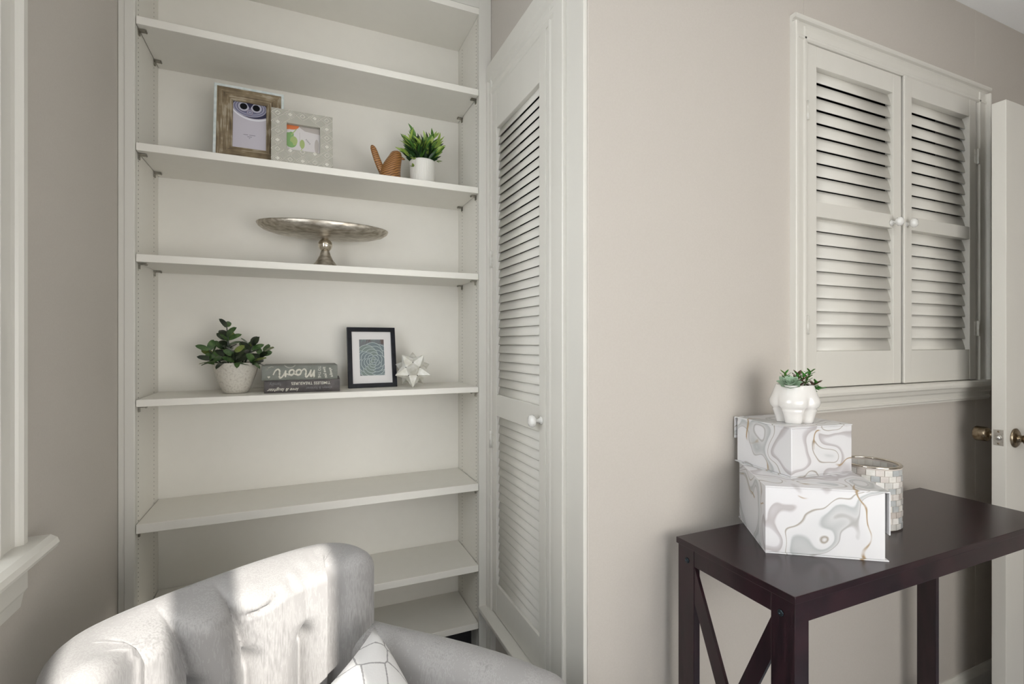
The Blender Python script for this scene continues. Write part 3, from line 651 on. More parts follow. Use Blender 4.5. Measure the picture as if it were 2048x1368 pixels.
# ------------------------------------------------------------------ carved bird
bd = MB()
def skin_chain(b, pts, n=20):
    """pts: (x,y,z,rx,ry) stacked rings with normal roughly along the chain"""
    rows = []
    for i, (x, y, z, rx, ry) in enumerate(pts):
        p0 = Vector(pts[max(0, i - 1)][:3]); p1 = Vector(pts[min(len(pts) - 1, i + 1)][:3]); t = (p1 - p0).normalized(); u = Vector((0, 1, 0)).cross(t).normalized(); v = t.cross(u)
        rows.append([Vector((x, y, z)) + u * rx * math.cos(2 * math.pi * k / n) + v * ry * math.sin(2 * math.pi * k / n) for k in range(n)])
    b.grid(rows, 0, True, closed=True); b.add(rows[0], [tuple(range(n))[::-1]], 0, False); b.add(rows[-1], [tuple(range(n))], 0, False)
br = thing(empty('carved_bird', (.281, 1.662, 1.771)), 'small carved wooden bird with raised tail beside the spiky plant', 'figurine')
skin_chain(bd, [(-.002, 0, .0, .030, .022), (-.001, 0, .004, .033, .026), (-.001, 0, .018, .0355, .029), (0, 0, .036, .035, .029), (.003, 0, .052, .032, .028), (.007, 0, .066, .029, .026), (.012, 0, .080, .0255, .024), (.017, 0, .094, .022, .022), (.020, 0, .106, .019, .019), (.021, 0, .113, .0155, .015), (.021, 0, .117, .009, .009), (.021, 0, .118, .003, .003)])
bd.obj('body', M['bird'], br)
b = MB(); skin_chain(b, [(-.016, 0, .030, .012, .010), (-.026, 0, .046, .0125, .009), (-.035, 0, .064, .0115, .008), (-.043, 0, .084, .011, .0072), (-.050, 0, .104, .0105, .0065), (-.055, 0, .117, .009, .006), (-.058, 0, .123, .006, .004), (-.0595, 0, .126, .002, .0015)], 16); b.obj('tail', M['bird'], br)
b = MB(); skin_chain(b, [(.034, -.004, .096, .006, .006), (.043, -.004, .094, .004, .004), (.049, -.004, .092, .001, .001)], 10); b.obj('beak', M['bird'], br)

# ------------------------------------------------------------------ faceted star
def star_mb(a):
    phi = (1 + 5 ** .5) / 2
    ico = []
    for s1 in (-1, 1):
        for s2 in (-1, 1): ico += [Vector((0, s1, s2 * phi)), Vector((s1, s2 * phi, 0)), Vector((s2 * phi, 0, s1))]
    ico = [v.normalized() for v in ico]
    dod = []
    for i in range(12):
        for j in range(i + 1, 12):
            for k in range(j + 1, 12):
                A_, B_, C_ = ico[i], ico[j], ico[k]
                if A_.dot(B_) > .4 and B_.dot(C_) > .4 and A_.dot(C_) > .4: dod.append((A_ + B_ + C_).normalized())
    Rd = 1.401 * a; tipR = 2.49 * a * .97
    b = MB()
    for v in ico:
        near = sorted(dod, key=lambda d: -d.dot(v))[:5]
        u = (near[0] - v * near[0].dot(v)).normalized(); w_ = v.cross(u)
        near.sort(key=lambda d: math.atan2(d.dot(w_), d.dot(u)))
        for k in range(5):
            p, q = near[k] * Rd * .99, near[(k + 1) % 5] * Rd * .99; tp = v * tipR
            p2, q2 = tp + (p - tp) * .05, tp + (q - tp) * .05
            b.add([p, q, q2, p2], [(0, 1, 2, 3)], 0, False); b.add([p2, q2, tp * .985], [(0, 1, 2)], 0, False)
    dots = MB()
    for d in dod:
        c = d * (Rd * .99); u = d.cross(Vector((0, 0, 1))); u = u.normalized() if u.length > .1 else Vector((1, 0, 0)); w_ = d.cross(u); rr = .0021
        n = 8; base = [c + d * .0004 + (u * math.cos(2 * math.pi * k / n) + w_ * math.sin(2 * math.pi * k / n)) * rr for k in range(n)]
        dots.add(base + [c + d * .0012], [(k, (k + 1) % n, n) for k in range(n)] + [tuple(range(n))[::-1]], 0, False)
    return b, dots, ico
sb, sdots, ico = star_mb(.0280)
# turn one spike towards the front with a neighbouring spike straight down
view = Vector((-.20, -1, .06)).normalized(); dn = Vector((0, 0, -1)); dn = (dn - view * dn.dot(view)).normalized()
v0 = ico[0]; v1 = max((v for v in ico[1:] if .3 < v.dot(v0) < .6), key=lambda v: v.x); w1 = (v1 - v0 * v1.dot(v0)).normalized()
Ma = Matrix((v0, w1, v0.cross(w1))).transposed(); Mb = Matrix((view, dn, view.cross(dn))).transposed(); RM = Mb @ Ma.transposed()
for mbx in (sb, sdots): mbx.v = [RM @ v for v in mbx.v]
zmin = min(v.z for v in sb.v)
so = thing(empty('star_ornament', (.3545, 1.652, 1.1015)), 'faceted pearl white star ornament beside the black picture frame', 'ornament')
for mbx in (sb, sdots): mbx.v = [v + Vector((0, 0, -zmin)) for v in mbx.v]
sb.add(sdots.v, sdots.f, 1, False); sb.obj('points', [M['stick'], flat('gap_black', (.02, .018, .015), .4)], so, fix=False)  # black dots painted for the dark gaps between the spikes

# ------------------------------------------------------------------ picture frames
def clip(poly, x0, x1, y0, y1):
    def cl(p, f, inter):
        out = []
        for i in range(len(p)):
            a, c = p[i], p[(i + 1) % len(p)]
            if f(a): out.append(a)
            if f(a) != f(c): out.append(inter(a, c))
        return out
    def ix(X): return lambda a, c: (X, a[1] + (c[1] - a[1]) * (X - a[0]) / (c[0] - a[0]))
    def iy(Y_): return lambda a, c: (a[0] + (c[0] - a[0]) * (Y_ - a[1]) / (c[1] - a[1]), Y_)
    for f, g in ((lambda p: p[0] >= x0, ix(x0)), (lambda p: p[0] <= x1, ix(x1)), (lambda p: p[1] >= y0, iy(y0)), (lambda p: p[1] <= y1, iy(y1))):
        if len(poly) < 3: return []
        poly = cl(poly, f, g)
    return poly
class Art:
    """flat layered print in local x,z facing -y"""
    def __init__(s, x0, x1, z0, z1, y): s.r = (x0, x1, z0, z1); s.y = y; s.b = MB(); s.k = 0
    def poly(s, pts, mi):
        q = clip(pts, *s.r); s.k += 1
        if len(q) >= 3: s.b.add([(p[0], s.y - s.k * 4e-6, p[1]) for p in q], [tuple(range(len(q)))], mi, False)
    def ell(s, cx, cz, rx, rz, mi, n=40, rot=0, th=None):
        def E(rx, rz, n=n): return [(cx + rx * math.cos(t) * math.cos(rot) - rz * math.sin(t) * math.sin(rot), cz + rx * math.cos(t) * math.sin(rot) + rz * math.sin(t) * math.cos(rot)) for t in [2 * math.pi * k / n for k in range(n)]]
        s.poly(E(rx, rz), mi)
def frame_bars(W, Hh, fw, dep, mats, parent, y0=0, z0=0, names=('frame', )):
    b = MB(); e = Vector
    a, c = W / 2, Hh
    O = [(-a, 0), (a, 0), (a, c), (-a, c)]; I = [(-a + fw, fw), (a - fw, fw), (a - fw, c - fw), (-a + fw, c - fw)]
    for k in range(4):
        k2 = (k + 1) % 4; P = [O[k], O[k2], I[k2], I[k]]
        vs = [(p[0], y0, p[1] + z0) for p in P] + [(p[0], y0 + dep, p[1] + z0) for p in P]
        b.add(vs, [(0, 1, 2, 3), (7, 6, 5, 4), (0, 4, 5, 1), (1, 5, 6, 2), (2, 6, 7, 3), (3, 7, 4, 0)], k % 2, False)
    return b
def leaning(name, loc, lean, rz, label, cat='picture frame'):
    o = empty(name, loc, rz); thing(o, label, cat); o.rotation_euler = (-lean, 0, rz); return o
# --- weathered wood frame
fr = leaning('picture_frame', (-.129, 1.602, 1.7715), R(8), R(0), 'weathered wooden picture frame with pale blue edge, larger one on the upper shelf')
fW, fH, fw = .181, .226, .0072
frame_bars(fW, fH, fw, .020, None, fr, -.002).obj('outer_edge', M['slate_edge'], fr, bevel=.0008)
iw = fW - 2 * fw; ih = fH - 2 * fw; ow = .040; ov = .0345
b = MB(); b2 = MB()
O = [(-iw / 2, fw), (iw / 2, fw), (iw / 2, fH - fw), (-iw / 2, fH - fw)]; I = [(-iw / 2 + ow, fw + ov), (iw / 2 - ow, fw + ov), (iw / 2 - ow, fH - fw - ov), (-iw / 2 + ow, fH - fw - ov)]
for k in range(4):
    k2 = (k + 1) % 4; P = [O[k], O[k2], I[k2], I[k]]; yy = [-.0005, -.0005, .004, .004]
    vs = [(p[0], q, p[1]) for p, q in zip(P, yy)] + [(p[0], .017, p[1]) for p in P]
    b.add(vs, [(0, 1, 2, 3), (7, 6, 5, 4), (0, 4, 5, 1), (1, 5, 6, 2), (2, 6, 7, 3), (3, 7, 4, 0)], k % 2, False)
b.obj('moulding', [M['wood_h'], M['wood_v']], fr)
px0, px1, pz0, pz1 = I[0][0] - .001, I[1][0] + .001, I[0][1] - .001, I[2][1] + .001
MB().box((-iw / 2, .0085, fw), (iw / 2, .016, fH - fw)).obj('backing', M['dark'], fr)
A = Art(px0, px1, pz0, pz1, .0082); pw_, ph_ = px1 - px0, pz1 - pz0; cx = 0
A.poly([(px0, pz0), (px1, pz0), (px1, pz1), (px0, pz1)], 0)
A.ell(cx + .01, pz1 + .004, .066, ph_ * .40, 1, 60); A.ell(cx + .01, pz1 + .006, .064, ph_ * .385, 0, 60); A.ell(cx + .01, pz1 + .006, .062, ph_ * .365, 2, 60)
A.ell(cx, pz1 - .014, .044, .029, 3, 50); A.ell(cx, pz1 - .0135, .041, .0265, 4, 50); A.ell(cx, pz1 - .013, .038, .024, 3, 50); A.ell(cx, pz1 - .013, .034, .0215, 4, 50)
for sx in (-1, 1):
    for r_, mi in ((.0165, 2), (.0155, 3), (.0125, 5), (.0110, 3), (.0095, 6)): A.ell(sx * .0165, pz1 - .0125, r_, r_, mi, 32)
A.poly([(-.010, pz1), (.010, pz1), (.0, pz1 - .018)], 2)
for r_, mi in ((.0085, 7), (.0072, 3), (.005, 4), (.003, 3)): A.ell(0, pz1 - .029, r_, r_, mi, 28)
cols = [flat('print_lilac', (.50, .47, .52), .3, coat=.6), flat('print_white', (.72, .72, .76), .3, coat=.6), flat('print_navy', (.010, .009, .045), .3, coat=.2), flat('print_grey', (.30, .29, .37), .3, coat=.2), flat('print_slate', (.13, .13, .22), .3, coat=.2), flat('print_pale', (.55, .56, .60), .3, coat=.6), flat('print_black', (.002, .002, .004), .5, spec=.2), flat('print_mauve', (.20, .14, .19), .3, coat=.6)]
ar = A.b.obj('print', cols, fr, fix=False)
ink = flat('ink_grey', (.16, .15, .18), .5)
b = MB()
for z_, x0_, x1_ in ((.044, -.016, -.004), (.044, -.001, .015), (.0385, -.006, .006), (.034, -.0015, .0015)): b.box((x0_, .0078, pz0 + z_), (x1_, .0080, pz0 + z_ + .0013))
b.obj('small_print', ink, ar, fix=False)
MB().box((-.02, .017, .01), (.02, .019, .16)).obj('easel_back', M['dark'], fr)
# --- ivory patterned frame
f2 = leaning('picture_frame', (.0130, 1.577, 1.7713), R(6), R(0), 'ivory picture frame with raised diamond pattern in front of the wooden one')
W2, H2 = .168, .166; wl, wb = .041, .046
MB().box((-W2 / 2, .012, 0), (W2 / 2, .0135, H2)).obj('backing', M['mat_board'], f2)
b = MB()
O = [(-W2 / 2, 0), (W2 / 2, 0), (W2 / 2, H2), (-W2 / 2, H2)]; I = [(-W2 / 2 + wl, wb), (W2 / 2 - wl + .005, wb), (W2 / 2 - wl + .005, H2 - .040), (-W2 / 2 + wl, H2 - .040)]
for k in range(4):
    k2 = (k + 1) % 4; P = [O[k], O[k2], I[k2], I[k]]
    vs_ = [(p[0], 0, p[1]) for p in P] + [(p[0], .012, p[1]) for p in P]
    b.add(vs_, [(0, 1, 2, 3), (7, 6, 5, 4), (0, 4, 5, 1), (1, 5, 6, 2), (2, 6, 7, 3), (3, 7, 4, 0)], 0, False)
f2b = b.obj('frame', flat('ivory_grey', (.40, .385, .33), .55), f2, bevel=.0006)
b = MB()
def ridge(p, q, w_=.0011, h_=.0012):
    for (x0, z0), (x1, z1) in ((p, q),):
        d_ = Vector((x1 - x0, 0, z1 - z0)); n_ = Vector((-d_.z, 0, d_.x)).normalized() * w_ * .5; a_, c_ = Vector((x0, 0, z0)), Vector((x1, 0, z1)); o_ = Vector((0, -h_, 0))
        b.add([a_ - n_, a_ + n_, c_ + n_, c_ - n_, a_ - n_ * .5 + o_, a_ + n_ * .5 + o_, c_ + n_ * .5 + o_, c_ - n_ * .5 + o_], [(4, 5, 6, 7), (0, 1, 5, 4), (1, 2, 6, 5), (2, 3, 7, 6), (3, 0, 4, 7)], 0, False)
nx, nz_ = 5, 6; cw, ch_ = W2 / nx, H2 / nz_
inside = lambda x, z: (I[0][0] - .002 < x < I[1][0] + .002 and I[0][1] - .002 < z < I[2][1] + .002)
for i in range(nx):
    for j in range(nz_):
        cx_, cz_ = -W2 / 2 + (i + .5) * cw, (j + .5) * ch_
        if not inside(cx_, cz_):
            k1, k2 = cw * .20, ch_ * .22
            D_ = [(cx_, cz_ - k2), (cx_ + k1, cz_), (cx_, cz_ + k2), (cx_ - k1, cz_)]
            if (i + j) % 2: 
                for k in range(4): ridge(D_[k], D_[(k + 1) % 4], .0022, .0016)
            else: b.add([(x, -.0002, z) for x, z in D_] + [(cx_, -.0022, cz_)], [(0, 1, 4), (1, 2, 4), (2, 3, 4), (3, 0, 4)], 0, False)
        for (dx, dz) in ((1, 1), (1, -1), (-1, 1), (-1, -1)):
            p = (cx_ + dx * cw * .5, cz_ + dz * .02 * ch_); q = (cx_ + dx * .02 * cw, cz_ + dz * ch_ * .5)
            m_ = ((p[0] + q[0]) / 2, (p[1] + q[1]) / 2)
            if not inside(*m_) and not inside(*p) and not inside(*q): ridge(p, q)
            p = (cx_ + dx * cw * .36, cz_); q = (cx_, cz_ + dz * ch_ * .36)
            if not inside((p[0] + q[0]) / 2, (p[1] + q[1]) / 2) and not inside(*p) and not inside(*q) and not (i + j) % 2: ridge(p, q, .0009, .0008)
b.obj('raised_pattern', flat('ivory_relief', (.66, .64, .57), .5), f2b, fix=False)
A = Art(I[0][0] - .001, I[1][0] + .001, I[0][1] - .001, I[2][1] + .001, .0118); x0, x1, z0, z1 = A.r
A.poly([(x0, z0), (x1, z0), (x1, z1), (x0, z1)], 0)
A.poly([(x0 + .03, z1), (x1, z1), (x1, z1 - .018), (x0 + .05, z1 - .014)], 5)
A.ell(x0 + .012, z1 - .002, .022, .012, 1); A.ell(x0 + .003, z1 - .005, .010, .010, 1)
A.ell(x0 + .006, z1 - .034, .010, .010, 2); A.ell(x0 + .013, z1 - .030, .007, .009, 2); A.ell(x0 + .014, z1 - .040, .007, .006, 3); A.poly([(x0 + .012, z1 - .03), (x0 + .026, z1 - .010), (x0 + .028, z1 - .012), (x0 + .014, z1 - .032)], 3)
A.ell(x0 + .013, z0 + .030, .0155, .018, 2); A.ell(x0 + .020, z0 + .034, .010, .014, 3); A.ell(x0 + .009, z0 + .022, .009, .009, 2)
A.ell(x0 + .043, z0 + .027, .0068, .014, 3); A.poly([(x0 + .042, z0 + .014), (x0 + .036, z0 + .001), (x0 + .038, z0), (x0 + .044, z0 + .014)], 3)
A.poly([(x0 + .0355, z0 + .02), (x0 + .0365, z0 + .02), (x0 + .0365, z1 - .02), (x0 + .0355, z1 - .02)], 5)
A.ell(x1 - .010, z0 + .026, .006, .022, 5)
p2 = A.b.obj('print', [flat('card_white', (.60, .57, .56), .5), flat('card_orange', (.62, .17, .05), .5), flat('card_green', (.20, .36, .13), .5), flat('card_olive', (.34, .42, .16), .5), ink, flat('card_taupe', (.42, .38, .35), .5)], f2, fix=False)
b = MB()
for k in range(4): b.box((-.009 + k * .0048, .0115, -.0022), (-.0055 + k * .0048, .0117, .0022), mat=Matrix.Translation((x1 - .034, 0, (z0 + z1) / 2 - .004)) @ Matrix.Rotation(R(50), 4, 'Y'))
b.obj('small_print', flat('card_ink', (.36, .34, .33), .6), p2, fix=False)
MB().box((-.015, .0137, .01), (.015, .0157, .10)).obj('easel_back', M['dark'], f2)
# --- black frame with succulent print
f3 = leaning('picture_frame', (.2295, 1.676, 1.1017), R(11), R(3), 'black picture frame with white mat and succulent rosette print')
W3, H3, w3 = .158, .2035, .0145
frame_bars(W3, H3, w3, .014, None, f3).obj('frame', M['black_frame'], f3, bevel=.0012)
MB().box((-W3 / 2 + w3 * .8, .006, w3 * .8), (W3 / 2 - w3 * .8, .0125, H3 - w3 * .8)).obj('mat_board', M['mat_board'], f3)
A = Art(-.0405, .0405, H3 / 2 - .061, H3 / 2 + .061, .0058); x0, x1, z0, z1 = A.r
A.poly([(x0, z0), (x1, z0), (x1, z1), (x0, z1)], 0)
rs = random.Random(4)
for k in range(22):
    x = rs.uniform(x0, x1); A.poly([(x, z1 - rs.uniform(.004, .018)), (x + .004, z1), (x + .0065, z1)], rs.choice([4, 1, 3]))
A.poly([(x1 - .010, z1 - .016), (x1, z1 - .016), (x1, z1), (x1 - .010, z1)], 4)
cx_, cz_ = .003, z0 + .049
for l in range(7):
    rad = (.062, .051, .041, .031, .022, .0145, .008)[l]; n = (9, 8, 7, 6, 5, 5, 4)[l]
    for k in range(n):
        a = 2 * math.pi * (k + (l * .38)) / n + .2; pr = rad * .55; sx_, sz_ = rad * .46, rad * .50
        c_ = (cx_ + pr * math.cos(a), cz_ + pr * math.sin(a) * 1.02)
        A.ell(c_[0], c_[1], sx_, sz_, 2, 22, rot=a); A.ell(c_[0] - .0008 * math.cos(a), c_[1] - .0008 * math.sin(a), sx_ - .0011, sz_ - .0011, 1 if (k + l) % 3 else 3, 22, rot=a)
A.ell(cx_, cz_, .004, .004, 3); 
text_cols = [flat('petal_ground', (.16, .17, .18), .25, coat=.5), flat('petal_blue', (.16, .20, .215), .25, coat=.5), flat('petal_rim', (.42, .48, .47), .25, coat=.5), flat('petal_green', (.19, .235, .22), .25, coat=.5), flat('petal_brown', (.12, .09, .08), .25, coat=.5)]
A.b.obj('print', text_cols, f3, fix=False)
MB().box((-.02, .0145, .01), (.02, .0165, .14)).obj('easel_back', M['dark'], f3)

# ------------------------------------------------------------------ two books
def book(W, D, T_, loc, rz, cover, label):
    root = thing(empty('book', loc, rz), label, 'book', 'stacked decorative books')
    b = MB(); ct = .0022
    n = 10; pr = []
    # spine (front, slightly rounded) + boards
    for k in range(n + 1):
        t = k / n; pr.append((-.0028 * math.sin(math.pi * t) ** .7, T_ * t))
    outer = [(D, 0)] + pr + [(D, T_)] + [(D, T_ - ct), (.004, T_ - ct), (.004, ct), (D, ct)]
    # as prism along x : polygon in (y,z)
    b.prism(outer, 'x', 0, W)
    b.obj('cover', cover, root, bevel=.0006)
    pg = MB(); pg.box((.004, .0045, ct), (W - .004, D - .004, T_ - ct)); pg.obj('pages', flat('page_cream', (.66, .62, .52), .8), root)
    return root
cream = flat('lettering_cream', (.62, .60, .52), .6); grey_ink = flat('lettering_grey', (.17, .165, .165), .6)
cov1 = noisy('charcoal_cover', (.050, .042, .042), (.085, .074, .070), 45, .5, bumps=.1); cov2 = noisy('sage_grey_cover', (.135, .142, .120), (.19, .20, .175), 30, .55, bumps=.1)
bk1 = book(.209, .150, .0375, (-.0905, 1.609, 1.1015), R(-3), cov1, 'charcoal book spine reading timeless treasures, under the sage one')
bk2 = book(.208, .146, .0430, (-.0965, 1.604, 1.1390), R(-.8), cov2, 'sage grey book with script lettering, upper of the two stacked')
def T180(x, z, y=-.0031, rot=180, sx=1): return Matrix.Translation((x, y, z)) @ Matrix.Rotation(R(rot), 4, 'Y') @ Matrix.Rotation(R(90), 4, 'X')
c1 = bk1.children[0]; c2 = bk2.children[0]
text('TIMELESS TREASURES', .0118, cream, c1, 'lettering', T180(.127, .0275), bold=.0001, sx=.98)
text('always & forever', .0115, grey_ink, c1, 'lettering', T180(.150, .0125), sx=.95)
text('family', .0135, grey_ink, c1, 'lettering', T180(.030, .0265), sx=1.0)
text('love & laughter', .0135, cream, c1, 'lettering', T180(.052, .0095), shear=.45, bold=.00012)
def word_stroke(strokes, wd, name):
    b = MB()
    for st_ in strokes:
        pts = catmull(st_, 8); b.tube([(.147 - p[0] * 1.16, -.0026, .0410 - p[1] * 1.18) for p in pts], [wd * (.62 + .38 * math.sin(math.pi * k / (len(pts) - 1))) for k in range(len(pts))], 8, 0)
    return b.obj(name, cream, c2)
def catmull(P, n):
    out = []
    for i in range(len(P) - 1):
        p0, p1, p2, p3 = P[max(i - 1, 0)], P[i], P[i + 1], P[min(i + 2, len(P) - 1)]
        for k in range(n):
            t = k / n; out.append(tuple(.5 * ((2 * p1[c]) + (-p0[c] + p2[c]) * t + (2 * p0[c] - 5 * p1[c] + 4 * p2[c] - p3[c]) * t * t + (-p0[c] + 3 * p1[c] - 3 * p2[c] + p3[c]) * t ** 3) for c in range(len(p1))))
    out.append(tuple(P[-1])); return out
# upright coordinates: x to the right, z up, 0 at the first letter
m_path = [[(.004, .022), (.0055, .028), (.004, .010)], [(.004, .010), (.009, .022), (.0125, .027), (.0135, .020), (.012, .009)], [(.012, .009), (.0165, .020), (.0225, .028), (.0255, .024), (.0240, .014), (.0285, .0075), (.0345, .012)]]
o1 = [[(.0345, .012), (.0375, .020), (.0435, .023), (.0475, .018), (.0455, .011), (.0395, .009), (.0360, .013), (.0385, .020), (.0470, .0215), (.0530, .019)]]
o2 = [[(.0530, .019), (.0590, .023), (.0640, .018), (.0620, .011), (.0560, .009), (.0525, .013), (.0550, .020), (.0640, .0215), (.0700, .018)]]
n_path = [[(.0700, .018), (.0735, .026), (.0715, .010)], [(.0715, .010), (.0770, .022), (.0840, .029), (.0870, .024), (.0860, .012), (.0900, .007), (.0960, .011), (.1010, .021)]]
word_stroke(m_path + o1 + o2 + n_path, .0029, 'lettering')
text('TO THE', .0115, cream, c2, 'lettering', T180(.156, .022, rot=90), sx=.9)
text('love you', .0118, cream, c2, 'lettering', T180(.173, .0215, rot=78), shear=.3, bold=.0002, sx=.85)
text('always', .0118, cream, c2, 'lettering', T180(.190, .0215, rot=78), shear=.3, bold=.0002, sx=.95)
def stroke(pts, w_=.0008, y=-.0030, name='ornament'):
    b = MB(); b.tube([(p[0], y, p[1]) for p in pts], w_, 6, 0); return b.obj(name, cream, c2)
stroke([(.0165, .0325), (.012, .033), (.0125, .0375), (.012, .033), (.018, .038), (.025, .0405), (.031, .0395), (.029, .0422), (.031, .0395), (.0275, .037)], .0007, name='arrow_mark')
for q in (0, .0035): stroke([(.060 + .03 * t, .0355 + q * .5 + .016 * (t - .5) ** 2 * 2) for t in [k / 8 for k in range(9)]], .0004, name='arc_mark')
stroke([(.0145, .0115), (.0185, .0075), (.0225, .0115), (.0205, .0128), (.0185, .0112), (.0165, .0128), (.0145, .0115), (.0185, .0100), (.0225, .0115)], .0011, name='heart_mark')
stroke([(.130, .037), (.1305, .0375)], .0015, name='dot_mark')

# ------------------------------------------------------------------ armchair
O_ = Vector((-.077, .993, 0)); rz = math.atan2(.514, .857)
ac = thing(empty('armchair', tuple(O_), rz), 'light grey velvet tufted armchair in front of the bookcase', 'armchair')
cl = [(-.222, -.020), (-.232, .030), (-.222, .072), (-.185, .098), (-.10, .108), (0, .110), (.10, .108), (.185, .098), (.222, .072), (.232, .030), (.222, -.020)]
def catmull(P, n):
    out = []
    for i in range(len(P) - 1):
        p0, p1, p2, p3 = P[max(i - 1, 0)], P[i], P[i + 1], P[min(i + 2, len(P) - 1)]
        for k in range(n):
            t = k / n; out.append(tuple(.5 * ((2 * p1[c]) + (-p0[c] + p2[c]) * t + (2 * p0[c] - 5 * p1[c] + 4 * p2[c] - p3[c]) * t * t + (-p0[c] + 3 * p1[c] - 3 * p2[c] + p3[c]) * t ** 3) for c in range(len(p1))))
    out.append(tuple(P[-1])); return out
path = catmull(cl, 28); NP = len(path)
arc = [0]
for i in range(1, NP): arc.append(arc[-1] + math.dist(path[i], path[i - 1]))
Ltot = arc[-1]
BUT = [-.190, -.080, .014, .124, .232]
def relief(a, z, x):
    """how far the padding stands out on the front of the back (a: arc position from the middle)"""
    if z > .80: return 0.0
    k = 1.0
    f = min(1, max(0, (.815 - z) / .05)); f = f * f * (3 - 2 * f)
    prof = 1.0; pit = 0
    for i, bx_ in enumerate(BUT):
        lean_ = (-.040 if i < 3 else -.004) * max(0, (z - .665)) / .15
        dep = 1.0 if (z < .655 or i in (1, 2)) else max(.12, 1 - (z - .655) / .05)
        q_ = 1 - min(1, abs(a - bx_ - lean_) / .056)
        prof *= 1 - dep * (1 - math.sqrt(1 - q_ * q_)) 
        for zb in (.665, .52):
            pit += .032 * math.exp(-((a - bx_) ** 2 + (z - zb) ** 2 * .8) / .011 ** 2)
    zs_ = .750 + .26 * (a - .01) if a > .01 else (.766 if a < -.09 else .750 + .16 * (.01 - a))
    seam = math.exp(-((z - zs_) / .0038) ** 2) * .013 * (1 if a > .01 or a < -.09 else .2)
    body = .052 * f * prof + .004 * f
    edge = min(1, max(0, (Ltot / 2 - abs(a)) / .09)); edge = edge * edge * (3 - 2 * edge)
    return (body - pit - seam) * edge
def shell(name, P, half, hfun, zb_out, zb_in, rel=None, parent=ac, nin=84, endr=.05):
    n = len(P); ar = [0]
    for i in range(1, n): ar.append(ar[-1] + math.dist(P[i][:2], P[i - 1][:2]))
    L = ar[-1]; rows = []
    for i in range(n):
        t = Vector(P[min(i + 1, n - 1)][:2]) - Vector(P[max(i - 1, 0)][:2]); t.normalize(); nr_ = Vector((-t.y, t.x))   # to the outside (left of travel) 
        e = min(ar[i], L - ar[i]); q = math.sqrt(max(0.0, 1 - (1 - min(1, e / endr)) ** 2)); hf = half * max(q, .02); h = hfun(ar[i] / L) - (1 - q) * endr * .9
        ring = []
        for k in range(8): ring.append((hf, zb_out + (h - hf - zb_out) * k / 8))
        for k in range(13):
            a_ = math.pi * k / 12; ring.append((hf * math.cos(a_), h - hf + hf * math.sin(a_)))
        for k in range(1, nin + 1): ring.append((-hf, (h - hf) + (zb_in - h + hf) * k / nin))
        row = []
        for (o_, z) in ring:
            rr = 0
            if rel and o_ < hf * .2: rr = rel(ar[i] - L / 2, z, 0) * min(1, (hf * .2 - o_) / hf)
            off = o_ - rr; row.append(Vector((P[i][0] + nr_.x * off, P[i][1] + nr_.y * off, z)))
        rows.append(row)
    b = MB(); b.grid(rows, 0, True); b.add(rows[0], [tuple(range(len(rows[0])))], 0, False); b.add(rows[-1], [tuple(range(len(rows[-1])))[::-1]], 0, False)
    b.add([rows[i][0] for i in range(n)] + [rows[i][-1] for i in range(n)], [(i, i + 1, n + i + 1, n + i) for i in range(n - 1)], 0, False)
    return b.obj(name, M['velvet'], parent)
shell('backrest', path, .042, lambda u: .795 + .010 * math.sin(math.pi * u), .14, .36, relief, endr=.034)
for sg in (-1, 1):
    A_ = [(sg * .236, .045), (sg * .262, -.05), (sg * .300, -.17), (sg * .330, -.29), (sg * .343, -.40), (sg * .342, -.455)]
    P = catmull(A_, 8)
    if sg < 0: P = P[::-1]
    P = P[::-1]
    shell('arm', P, .046, (lambda u: .625 + .012 * u) , .14, .33, None, endr=.05, nin=16)
b = MB()
def pad(b, x0, x1, y0, y1, z0, z1, puff=.02, n=18, taper=0):
    rows = []
    for s_, zz in ((1, z1), ):
        pass
    def pt(u, v, top):
        x = x0 + (x1 - x0) * u; y = y0 + (y1 - y0) * v; x = (x0 + x1) / 2 + (x - (x0 + x1) / 2) * (1 - taper * v)
        e = (1 - abs(2 * u - 1) ** 6) * (1 - abs(2 * v - 1) ** 6); e = max(0, e) ** .5
        zc = (z0 + z1) / 2; hh_ = (z1 - z0) / 2
        return Vector((x, y, zc + (1 if top else -1) * (hh_ * (.35 + .65 * e) + (puff * math.sin(math.pi * u) * math.sin(math.pi * v) if top else 0))))
    T1 = [[pt(i / n, j / n, True) for i in range(n + 1)] for j in range(n + 1)]; T0 = [[pt(i / n, j / n, False) for i in range(n + 1)] for j in range(n + 1)]
    b.grid(T1, 0); b.grid([r[::-1] for r in T0], 0)
    for E1, E0 in ((T1[0], T0[0]), (T1[-1], T0[-1]), ([r[0] for r in T1], [r[0] for r in T0]), ([r[-1] for r in T1], [r[-1] for r in T0])): b.grid([E1, E0], 0)
    return b
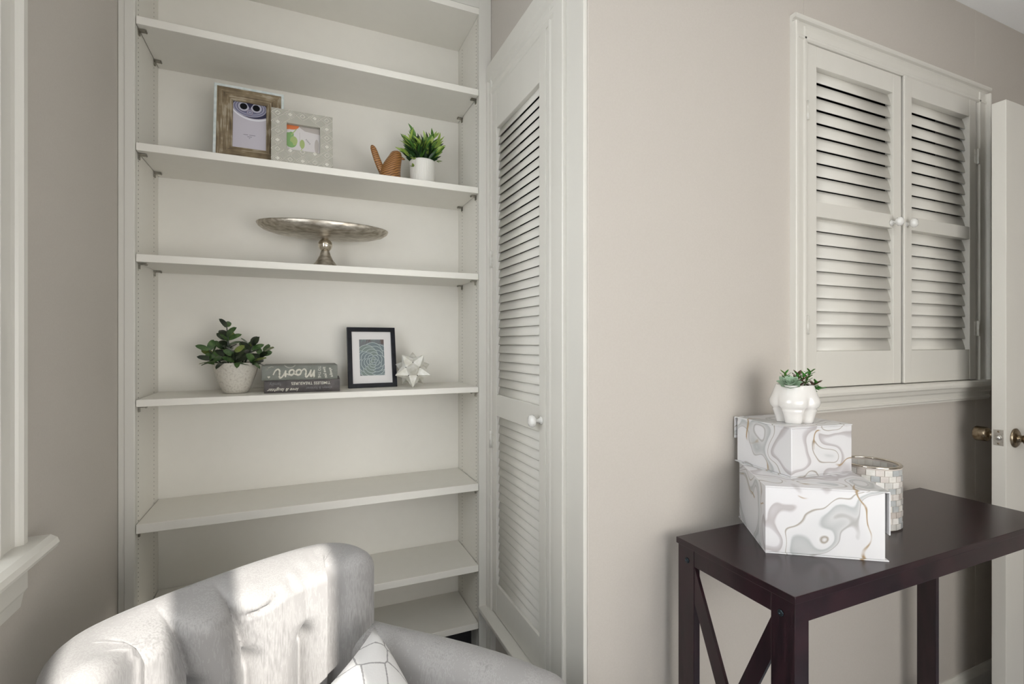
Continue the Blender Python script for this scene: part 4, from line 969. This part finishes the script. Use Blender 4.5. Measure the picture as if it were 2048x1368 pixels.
pad(b, -.262, .262, -.470, .055, .26, .395, .012, taper=.22); b.obj('seat_cushion', M['velvet'], ac)
MB().box((-.25, -.44, .15), (.25, .05, .275)).obj('seat_frame', M['velvet'], ac, bevel=.02)
for (x, y) in ((-.27, -.39), (.27, -.39), (-.19, .08), (.19, .08)):
    b = MB(); b.lathe([(.0, 0), (.011, 0), (.019, .165), (0, .165)], 16, cap=False); b.obj('leg', M['table'], ac, loc=(x, y, 0))
# throw pillow, leaning in the right corner of the seat
Tp = Vector((.213, -.076, .668)); e1 = Vector((-.95, -.31, 0)).normalized(); e2 = Vector((-.06, -.66, -.70)); e2 = (e2 - e1 * e2.dot(e1) * .75).normalized(); e3 = e1.cross(e2).normalized()
if e3.z < 0: e3 = -e3
b = MB(); n = 26; S_ = .34
def pp(u, v, top):
    x, y = 2 * u - 1, 2 * v - 1
    sx_ = 1 - .10 * (1 - y * y); sy_ = 1 - .10 * (1 - x * x)      # edges draw in, corners stand out
    th = .055 * (max(0, 1 - x ** 4) * max(0, 1 - y ** 4)) ** .6
    c = Tp + (e1 + e2) * (S_ / 2)
    return c + e1 * (x * sy_ * 0 + x * sx_) * S_ / 2 + e2 * (y * sy_) * S_ / 2 + e3 * (th if top else -th)
b.grid([[pp(i / n, j / n, True) for i in range(n + 1)] for j in range(n + 1)], 0); b.grid([[pp(i / n, j / n, False) for i in range(n + 1)][::-1] for j in range(n + 1)], 0)
MT = Matrix.Translation(O_) @ Matrix.Rotation(rz, 4, 'Z'); b.v = [MT @ v for v in b.v]
c0 = sum(b.v, Vector()) / len(b.v); b.v = [v - c0 for v in b.v]
thing(b.obj('throw_pillow', M['pillow'], loc=tuple(c0)), 'white throw pillow with grey lattice lines leaning in the armchair', 'pillow')

# the table group was measured against a nearer wall: bring it to its true size about the eye height
for o in [o for o in COL.objects if o.parent is None and o.name.split('.')[0] in ('console_table', 'keepsake_box', 'candle_holder', 'succulent_planter')]:
    L_ = o.location.copy(); o.location = (L_.x * K, L_.y * K, H * (1 - K) + L_.z * K); o.scale = (K, K, K)
